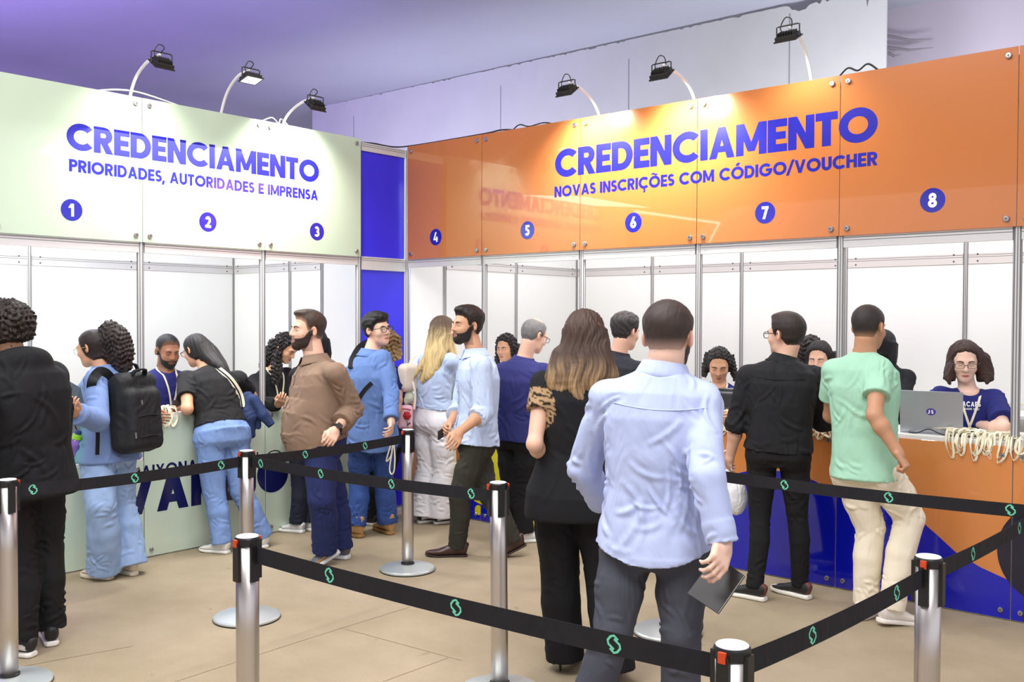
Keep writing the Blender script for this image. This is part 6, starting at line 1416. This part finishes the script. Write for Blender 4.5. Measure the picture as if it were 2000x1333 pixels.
if have(4):
    q, _, _ = PEOPLE[4]; d0 = depth_of(q['N']); pts = [(386, 702), (398, 706), (413, 713), (428, 723), (446, 738), (460, 756), (469, 774), (473, 796)]
    P = smoothpath([hit(x, y, q['ftop'], d0, .6, .005) for x, y in pts], 4); T, _, _ = frames(P); side = np.cross(T, raydir(430, 740)); root = empty('bag_strap', P[0], 'cream and black striped bag strap across the black tee back', 'strap')
    for o, w_, m_, nm in ((0, .046, m_lany, 'webbing'), (0, .010, m_strapb, 'stripe')):
        V, F = ribbon(P-raydir(430, 740)*(.001 if nm == 'stripe' else 0), side, w_, .004); mesh(nm, V, F, m_, root)
    dd = d0-.05; m_dj = cloth('dark_denim', (44, 58, 96), .15, .85, .35, 600, 14)
    f = union([union([rcone(U(484, 776, dd+.05), U(486, 815, dd), .045, .055), rcone(U(486, 815, dd), U(492, 850, dd), .05, .028)], .02), union([rcone(U(496, 782, dd+.02), U(515, 812, dd), .042, .040), rcone(U(515, 812, dd), U(531, 832, dd), .040, .030, cut=True)], .02), rcone(U(500, 800, dd+.05), U(505, 835, dd+.03), .04, .02)], .012)
    c = U(502, 812, dd); V, F = polygonise(f, c-.28, c+.28, .007); V = laplace(creases(V, vnormals(V, F), [(c, .25, 36, ZZ+RH*.4, .5, .12, .010, .009)], 8), F, 1, .4); tag(mesh('denim_jacket', V, F, m_dj, root=c, smooth=True), 'dark denim jacket hanging over the forearm of the black tee person', 'jacket')
if have(7):
    q, rt_, _ = PEOPLE[7]; w = q['W']['L']; dv = q['E']['L']-w; dv /= np.linalg.norm(dv); u = np.cross(dv, ZZ); u /= np.linalg.norm(u); v = np.cross(dv, u); c = w+dv*.022
    V, F = ribbon([c+(u*math.cos(a)+v*math.sin(a))*.034 for a in np.linspace(0, 2*math.pi, 24, endpoint=False)], np.tile(dv, (24, 1)), .022, .005, True); o = mesh('watch', V, F, m_strapb, rt_)
    tw = -raydir(647, 848); tw -= dv*(tw@dv); tw /= np.linalg.norm(tw); s2 = np.cross(tw, dv); MB().obox(c+tw*.038, s2*.018, dv*.020, tw*.005).build('watch_face', mat('watch_glass', (60, 62, 68), .1), o)
if have(8):
    q, _, _ = PEOPLE[8]; d0 = depth_of(q['N']); P = [hit(x, y, q['ftop'], d0, .6, .008) for x, y in ((724, 668), (712, 672), (700, 682), (690, 700), (686, 720))]; root = empty('backpack_strap', P[0], 'black backpack strap over the denim shirt shoulder', 'strap')
    strap('padded_strap', P, None, .05, .012, m_strapb, root); P = [hit(x, y, q['ftop'], d0, .6, .006) for x, y in ((726, 748), (714, 760), (704, 774), (697, 790))]; strap('lower_strap', P, None, .03, .006, m_strapb, root)
    h = q['W']['R']; dh = depth_of(h)-.04; P = smoothpath([U(x, y, dh+z) for x, y, z in ((766, 862, 0), (757, 890, -.01), (755, 902, 0), (764, 890, .01), (768, 866, 0), (771, 890, .01), (770, 918, 0), (765, 927, -.01), (761, 915, 0), (766, 880, .01))], 6, True); V, F = ribbon(P, np.tile(RH*.8+FH*.5, (len(P), 1)), .010, .0016, True); tag(mesh('lanyard', V, F, m_lany, root=P[0]), 'white lanyard dangling from the hand of the denim shirt person', 'lanyard')
if have(10):
    q, _, _ = PEOPLE[10]; dp = depth_of(q['P'])
    c = U(797, 738, dp-.05); root = empty('mini_backpack', c-ZZ*.11, 'cream mini backpack beside the long blond hair', 'bag'); f = rbox(c, (.055, .09, .115), .05); V, F = polygonise(f, c-.18, c+.18, .006); mesh('bag_body', V, F, m_cream, root, smooth=True); strap('strap', [U(806, 745, dp-.09), U(811, 770, dp-.10), U(809, 800, dp-.10)], RH, .018, .004, m_cream, root)
    strap('strap', [U(800, 712, dp-.06), U(806, 700, dp-.03), U(815, 694, dp)], RH, .02, .004, m_cream, root)
    c = U(795, 777, dp-.04); f = union([rcone(c+RH*.02, c-RH*.05-ZZ*.03, .045, .035), rcone(c+ZZ*.02, c-ZZ*.055-RH*.03, .04, .035)], .02); V, F = polygonise(f, c-.18, c+.18, .007); V = creases(V, vnormals(V, F), [(c, .15, 18, ZZ, .5, .08, .008, .008)], 3); tag(mesh('folded_garment', V, F, cloth('pale_garment', (220, 222, 200), .08), root=c, smooth=True), 'pale folded garment carried under the cream mini backpack', 'garment')
    c = U(791, 815, dp-.12); root = empty('handbag', c-ZZ*.1, 'pink handbag with a red rose hanging above the far belt', 'bag'); Mb = np.stack([RH, -FH, ZZ], 1); f = rbox(c, (.062, .035, .095), .03, Mb); V, F = polygonise(f, c-.15, c+.15, .005); mesh('bag_body', V, F, m_pink, root, smooth=True)
    fr = c-FH*.036
    f = union([sph(fr+RH*.02+ZZ*.015+RH*.018*math.cos(a)+ZZ*.02*math.sin(a), .015) for a in np.linspace(0, 6.28, 7)]+[sph(fr+RH*.02+ZZ*.015, .018)], .004); V, F = polygonise(f, fr-.08, fr+.08, .004); mesh('rose_motif', V, F, m_red, root, smooth=True)
    V, F = tube([fr+RH*.02-ZZ*.02-FH*.002, fr+RH*.024-ZZ*.07-FH*.002], .003, 5); mesh('rose_stem', V, F, m_leaf, root); MB().obox(fr+RH*.034-ZZ*.05, RH*.012+ZZ*.008, ZZ*.005-RH*.002, FH*.003).build('rose_leaf', m_leaf, root)
    strap('strap', [c+ZZ*.09-RH*.05, U(786, 770, dp-.11), U(783, 740, dp-.08), U(789, 720, dp-.04)], FH, .016, .004, m_pink, root); strap('front_zip', [fr-RH*.05+ZZ*.06, fr+ZZ*.068, fr+RH*.05+ZZ*.06], ZZ, .006, .004, m_red, root)
if have(11):
    q, _, _ = PEOPLE[11]; t = q['T']['R']; w = q['W']['R']; c = w+(t-w)*.62-ZZ*.02; root = empty('phone', c, 'dark phone in the far hand of the pale blue shirt person', 'phone'); dv = (t-w)/np.linalg.norm(t-w); MB().obox(c, dv*.06, ZZ*.03, np.cross(dv, ZZ)*.005).build('phone_body', m_dark, root)
if have(16):
    q, _, _ = PEOPLE[16]; dW = depth_of(q['W']['R']); a = [U(x, y, dW+z) for x, y, z in ((1397, 1086, .055), (1343, 1160, .03), (1401, 1198, -.05), (1453, 1124, -.025))]; n_ = np.cross(a[1]-a[0], a[3]-a[0]); n_ /= np.linalg.norm(n_); n_ *= -np.sign(n_@(-raydir(1400, 1140)))
    def slab(s0, s1, k=1.0): c0 = np.mean(a, 0); return [c0+(p-c0)*k+n_*s for s in (s0, s1) for p in a]
    FS = [(3, 2, 1, 0), (4, 5, 6, 7), (0, 1, 5, 4), (1, 2, 6, 5), (2, 3, 7, 6), (3, 0, 4, 7)]
    root = empty('notebook', a[2], 'black notebook held by the lilac shirt person at the thigh', 'notebook'); MB().add(slab(-.002, .002), FS).build('front_cover', m_dark, root); MB().add(slab(.002, .011, .975), FS).build('pages', m_page, root); MB().add(slab(.011, .014), FS).build('back_cover', m_dark, root)
    if 'pants' in JOBS[0]:
        pass
if have(18):
    q, _, _ = PEOPLE[18]; h = q['W']['L']; dh = depth_of(h)-.01; c = U(1436, 968, dh); tp_ = U(1419, 920, dh); root = empty('carrier_bag', c-ZZ*.12, 'thin white plastic carrier bag hanging from the black shirt person', 'bag'); m_pb = mat('thin_plastic', (240, 242, 244), .35, bump=.9, bscale=45, alpha=.9)
    Mb = np.stack([RH, FH, ZZ], 1); f = union([ell(c-ZZ*.02, (.075, .055, .105), Mb), rcone(c+ZZ*.05, tp_, .05, .014)], .04); V, F = polygonise(f, c-.25, c+.25, .006); V = creases(V, vnormals(V, F), [(c, .2, 60, ZZ, .35, .12, .006, .008)], 5); mesh('bag_body', V, F, m_pb, root, smooth=True)
    P = smoothpath([tp_+RH*-.02, U(1411, 895, dh), U(1414, 882, dh+.02), U(1424, 886, dh), tp_+RH*.03], 5); V, F = ribbon(P, np.tile(FH, (len(P), 1)), .03, .002); mesh('handle', V, F, m_pb, root)

# ---- on the right counters
def laptop(bl, br, label, lean, H_, m, sticker=True):
    u = br-bl; Wd = np.linalg.norm(u[:2]); u = np.array([u[0], u[1], 0])/Wd; n = np.array([-u[1], u[0], 0]); n *= np.sign(n@FH); o = np.array([bl[0], bl[1], CT])
    root = empty('laptop', o+u*Wd/2, label, 'laptop'); up = ZZ*math.cos(lean)-n*math.sin(lean)
    mb = MB(); mb.obox(o+u*Wd/2+n*.125+ZZ*.009, u*Wd/2, n*.12, ZZ*.008); mb.build('base', m, root)
    mb = MB(); mb.obox(o+u*Wd/2+n*.11+ZZ*.0176, u*Wd*.44, n*.055, ZZ*.0008); mb.build('keyboard', m_keys, root)
    cen = o+ZZ*.012+u*Wd/2+up*H_/2; back = np.cross(u, up); back *= np.sign(back@(-n)); V = []
    mb = MB(); mb.obox(cen, u*Wd/2, up*H_/2, back*.0035); mb.build('lid', m, root); mb = MB(); mb.obox(cen-back*.0038, u*Wd*.47, up*H_*.45, back*.0004); mb.build('screen', mat('screen_dark', (60, 70, 96), .2), root)
    if sticker:
        cc = cen+back*.004-up*.0; V = [cc+u*.026*math.cos(a)+up*.021*math.sin(a) for a in np.linspace(0, 2*math.pi, 32, endpoint=False)]; s = mesh('sticker', V, [tuple(range(32))], mat('sticker_purple', (72, 52, 150), .4), root); VV = []; FF = []
        for ch, x0 in (('J', -.016), ('S', .001)):
            P, a = glyph(ch, .26)
            for pv, pf in P: n0 = len(VV); VV += [cc+back*.0008+u*(x0+x*.022)+up*(y*.022-.011) for x, y in pv]; FF += [tuple(i+n0 for i in f) for f in pf]
        mesh('sticker_letters', VV, FF, m_digit, s)
    return root, o, u, n, Wd
bl, br = on_z(1758, 845, CT), on_z(1881, 852, CT)
_, o, u, n, Wd = laptop(bl, br, 'open silver laptop seen from behind on the orange counter', .16, .245, m_silver)
cable('power_cable', [o+u*.05+n*-.02+ZZ*.006, o+u*.10-n*.05+ZZ*.008, o+u*.16-n*.02+ZZ*.03, o+u*.24-n*.06+ZZ*.006, o+u*.34-n*.06+ZZ*.005, o+u*.42-n*.03+ZZ*.005], .0035, m_cab, 'thin black cable loose on the counter before the silver laptop')
q_ = on_z(1905, 846, CT); root = empty('computer_mouse', q_, 'black mouse on the counter right of the silver laptop', 'mouse'); V, F = polygonise(ell(q_+ZZ*.014, (.03, .05, .02)), q_-.07, q_+.07, .005); mesh('mouse_shell', V, F, m_keys, root, smooth=True)
bl2, br2 = on_z(332, 798, CT), on_z(362, 802, CT)
root = empty('laptop', on_z(362, 799, CT), 'thin grey laptop half hidden by the black tee arm', 'laptop'); c = on_z(362, 799, CT)
MB().obox(c+np.array([-.14, 0, .009]), (.12, 0, 0), (0, .16, 0), (0, 0, .008)).build('base', m_silver, root); MB().obox(c+np.array([-.012, 0, .04]), (.012, 0, .028), (0, .10, 0), (.003, 0, 0)).build('lid', m_prn2, root)
def printer(c, ax, label, s=1.0):
    ay = np.array([-ax[1], ax[0], 0]); root = empty('label_printer', c, label, 'printer'); M3 = np.stack([ax, ay, ZZ], 1)
    f = rbox(c+ZZ*.105*s, (.105*s, .11*s, .062*s), .022, M3); V, F = polygonise(f, c-.25, c+.3, .006); mesh('top_cover', V, F, m_prn, root, smooth=True)
    MB().obox(c+ZZ*.028*s, ax*.10*s, ay*.105*s, ZZ*.027*s).build('lower_body', m_prn2, root); MB().obox(c+ZZ*.175*s, ax*.055*s, ay*.06*s, ZZ*.007*s).build('lid_panel', m_prn2, root)
    fr = -ay if (-ay)@(-FH) > 0 else ay
    MB().obox(c+fr*.1105*s+ZZ*.125*s-ax*.035*s, ax*.036*s, ZZ*.010*s, fr*.0012).build('name_label', m_lab, root); MB().obox(c+fr*.11*s+ZZ*.062*s, ax*.085*s, ZZ*.004*s, fr*.004).build('paper_slot', m_keys, root)
printer(on_z(1408, 812, CT)+np.array([.0, .12, 0]), np.array([1., 0, 0]), 'black label printer on the orange counter before the navy shirt woman', 1.0)
printer(on_z(510, 785, CT)+np.array([-.14, 0, 0]), np.array([0., 1, 0]), 'black label printer on the green counter beside the writing woman', 1.0)
printer(np.array([5.16, .24, CT]), np.array([1., 0, 0]), 'black printer cut by the frame edge past the laptop woman', 1.0)
mb = MB(); root = empty('blue_box', (5.0, .16, CT), 'blue printed box below the frame edge printer', 'box'); mb.box((4.92, .06, CT), (5.05, .18, CT+.045), .003); mb.build('carton', mat('box_blue', (40, 120, 190), .4), root); mb = MB(); mb.box((4.93, .058, CT+.012), (5.0, .06, CT+.030)); mb.build('box_label', m_lab, root)
root = empty('paper_sheet', on_z(545, 786, CT), 'white paper under the writing hand on the green counter', 'paper'); c = on_z(547, 786, CT); MB().obox(c+ZZ*.002, (.09, .02, 0), (-.02, .07, 0), (0, 0, .001)).build('sheet', m_page, root)

# ---- lanyards in heaps: every one its own ribbon
def heap(c, along, out_, n, label, group, hang=True, seed=0, R=.12, hmin=.05, hmax=.13, htop=.035):
    """c on the counter top near its front edge; along = edge direction; out_ = towards the queue"""
    rng = np.random.default_rng(seed); c = np.asarray(c, float)
    for i in range(n):
        s = (i/(n-1)-.5)*2*R*.8+rng.normal(0, R*.10); hz = rng.uniform(.004, htop); p0 = c+along*s
        if hang and rng.random() < .75:
            L = rng.uniform(hmin, hmax); w = rng.uniform(.012, .028); e = rng.uniform(.014, .032); tw = rng.uniform(-.03, .03)
            P = [p0-out_*rng.uniform(.09, .17)+along*rng.uniform(-.06, .06)+ZZ*(hz+.004), p0-out_*.05-along*w+ZZ*(hz+.012), p0+out_*.002-along*w+ZZ*(hz+.006), p0+out_*e-along*w*1.1-ZZ*.02, p0+out_*e-along*(w*.9)+along*tw*.5-ZZ*L*.7, p0+out_*(e+.004)+along*tw-ZZ*L, p0+out_*(e+.002)+along*(w*.9+tw*.5)-ZZ*L*.7, p0+out_*e+along*w*1.1-ZZ*.02, p0+out_*.002+along*w+ZZ*(hz+.008), p0-out_*.05+along*w*1.5+ZZ*(hz+.014), p0-out_*.12+along*rng.uniform(-.05, .05)+ZZ*hz]
        else:
            q = p0-out_*rng.uniform(.02, .14); k = 9; P = [q+along*rng.normal(0, R*.36)+out_*rng.normal(0, .03)+ZZ*(rng.uniform(.002, htop+.015)) for _ in range(k)]
        P = smoothpath(P, 6); ph = rng.uniform(0, 6.28); wd = np.array([along*math.cos(ph+.12*j)+out_*math.sin(ph+.12*j)*.6+ZZ*.35*math.sin(.3*j) for j in range(len(P))]); V, F = ribbon(P, wd, .0125, .0016); tag(mesh('lanyard', V, F, m_lany, root=c+along*s), label, 'lanyard', group)
AX, AY = np.array([1., 0, 0]), np.array([0, 1., 0])
def on_front(x, y, side): 
    p = on_z(x, y, CT); 
    if side == 'R': p[1] = .012
    else: p[0] = -.012
    return p
heap(on_front(1912, 858, 'R'), AX, -AY, 22, 'cream lanyard in the heap hanging over the edge by the silver laptop', 'lanyards by the laptop', seed=1, R=.19, hmax=.12)
heap(on_front(1412, 824, 'R'), AX, -AY, 16, 'cream lanyard in the heap before the orange counter printer', 'lanyards below the printer', seed=2, R=.11, hmax=.10)
heap(on_front(1606, 836, 'R'), AX, -AY, 16, 'cream lanyard in the heap between the black shirt and the mint tee', 'lanyards between the two men', seed=3, R=.13, hmax=.08)
heap(on_front(2000, 868, 'R'), AX, -AY, 8, 'cream lanyard in the bunch at the frame edge past the laptop', 'lanyards at the frame edge', seed=4, R=.07, hmax=.10)
heap(on_front(322, 810, 'L'), AY, AX, 18, 'cream lanyard in the heap beside the backpack on the green counter', 'lanyards beside the backpack', seed=5, R=.14, hmax=.12)
heap(np.array([-.56, -2.95, .985]), AY, AX, 16, 'cream lanyard in the heap on the grey staff shelf', 'lanyards on the staff shelf', hang=False, seed=6, R=.2, htop=.05)
heap(np.array([4.02, 2.1, .96]), AX, -AY, 14, 'cream lanyard in the heap on the white table inside the booth', 'lanyards on the inside table', hang=False, seed=7, R=.22, htop=.05)
heap(np.array([-.08, -2.58, .70]), AY, AX, 8, 'cream lanyard in the small heap on the low white ledge', 'lanyards on the low ledge', hang=False, seed=8, R=.10, htop=.03)
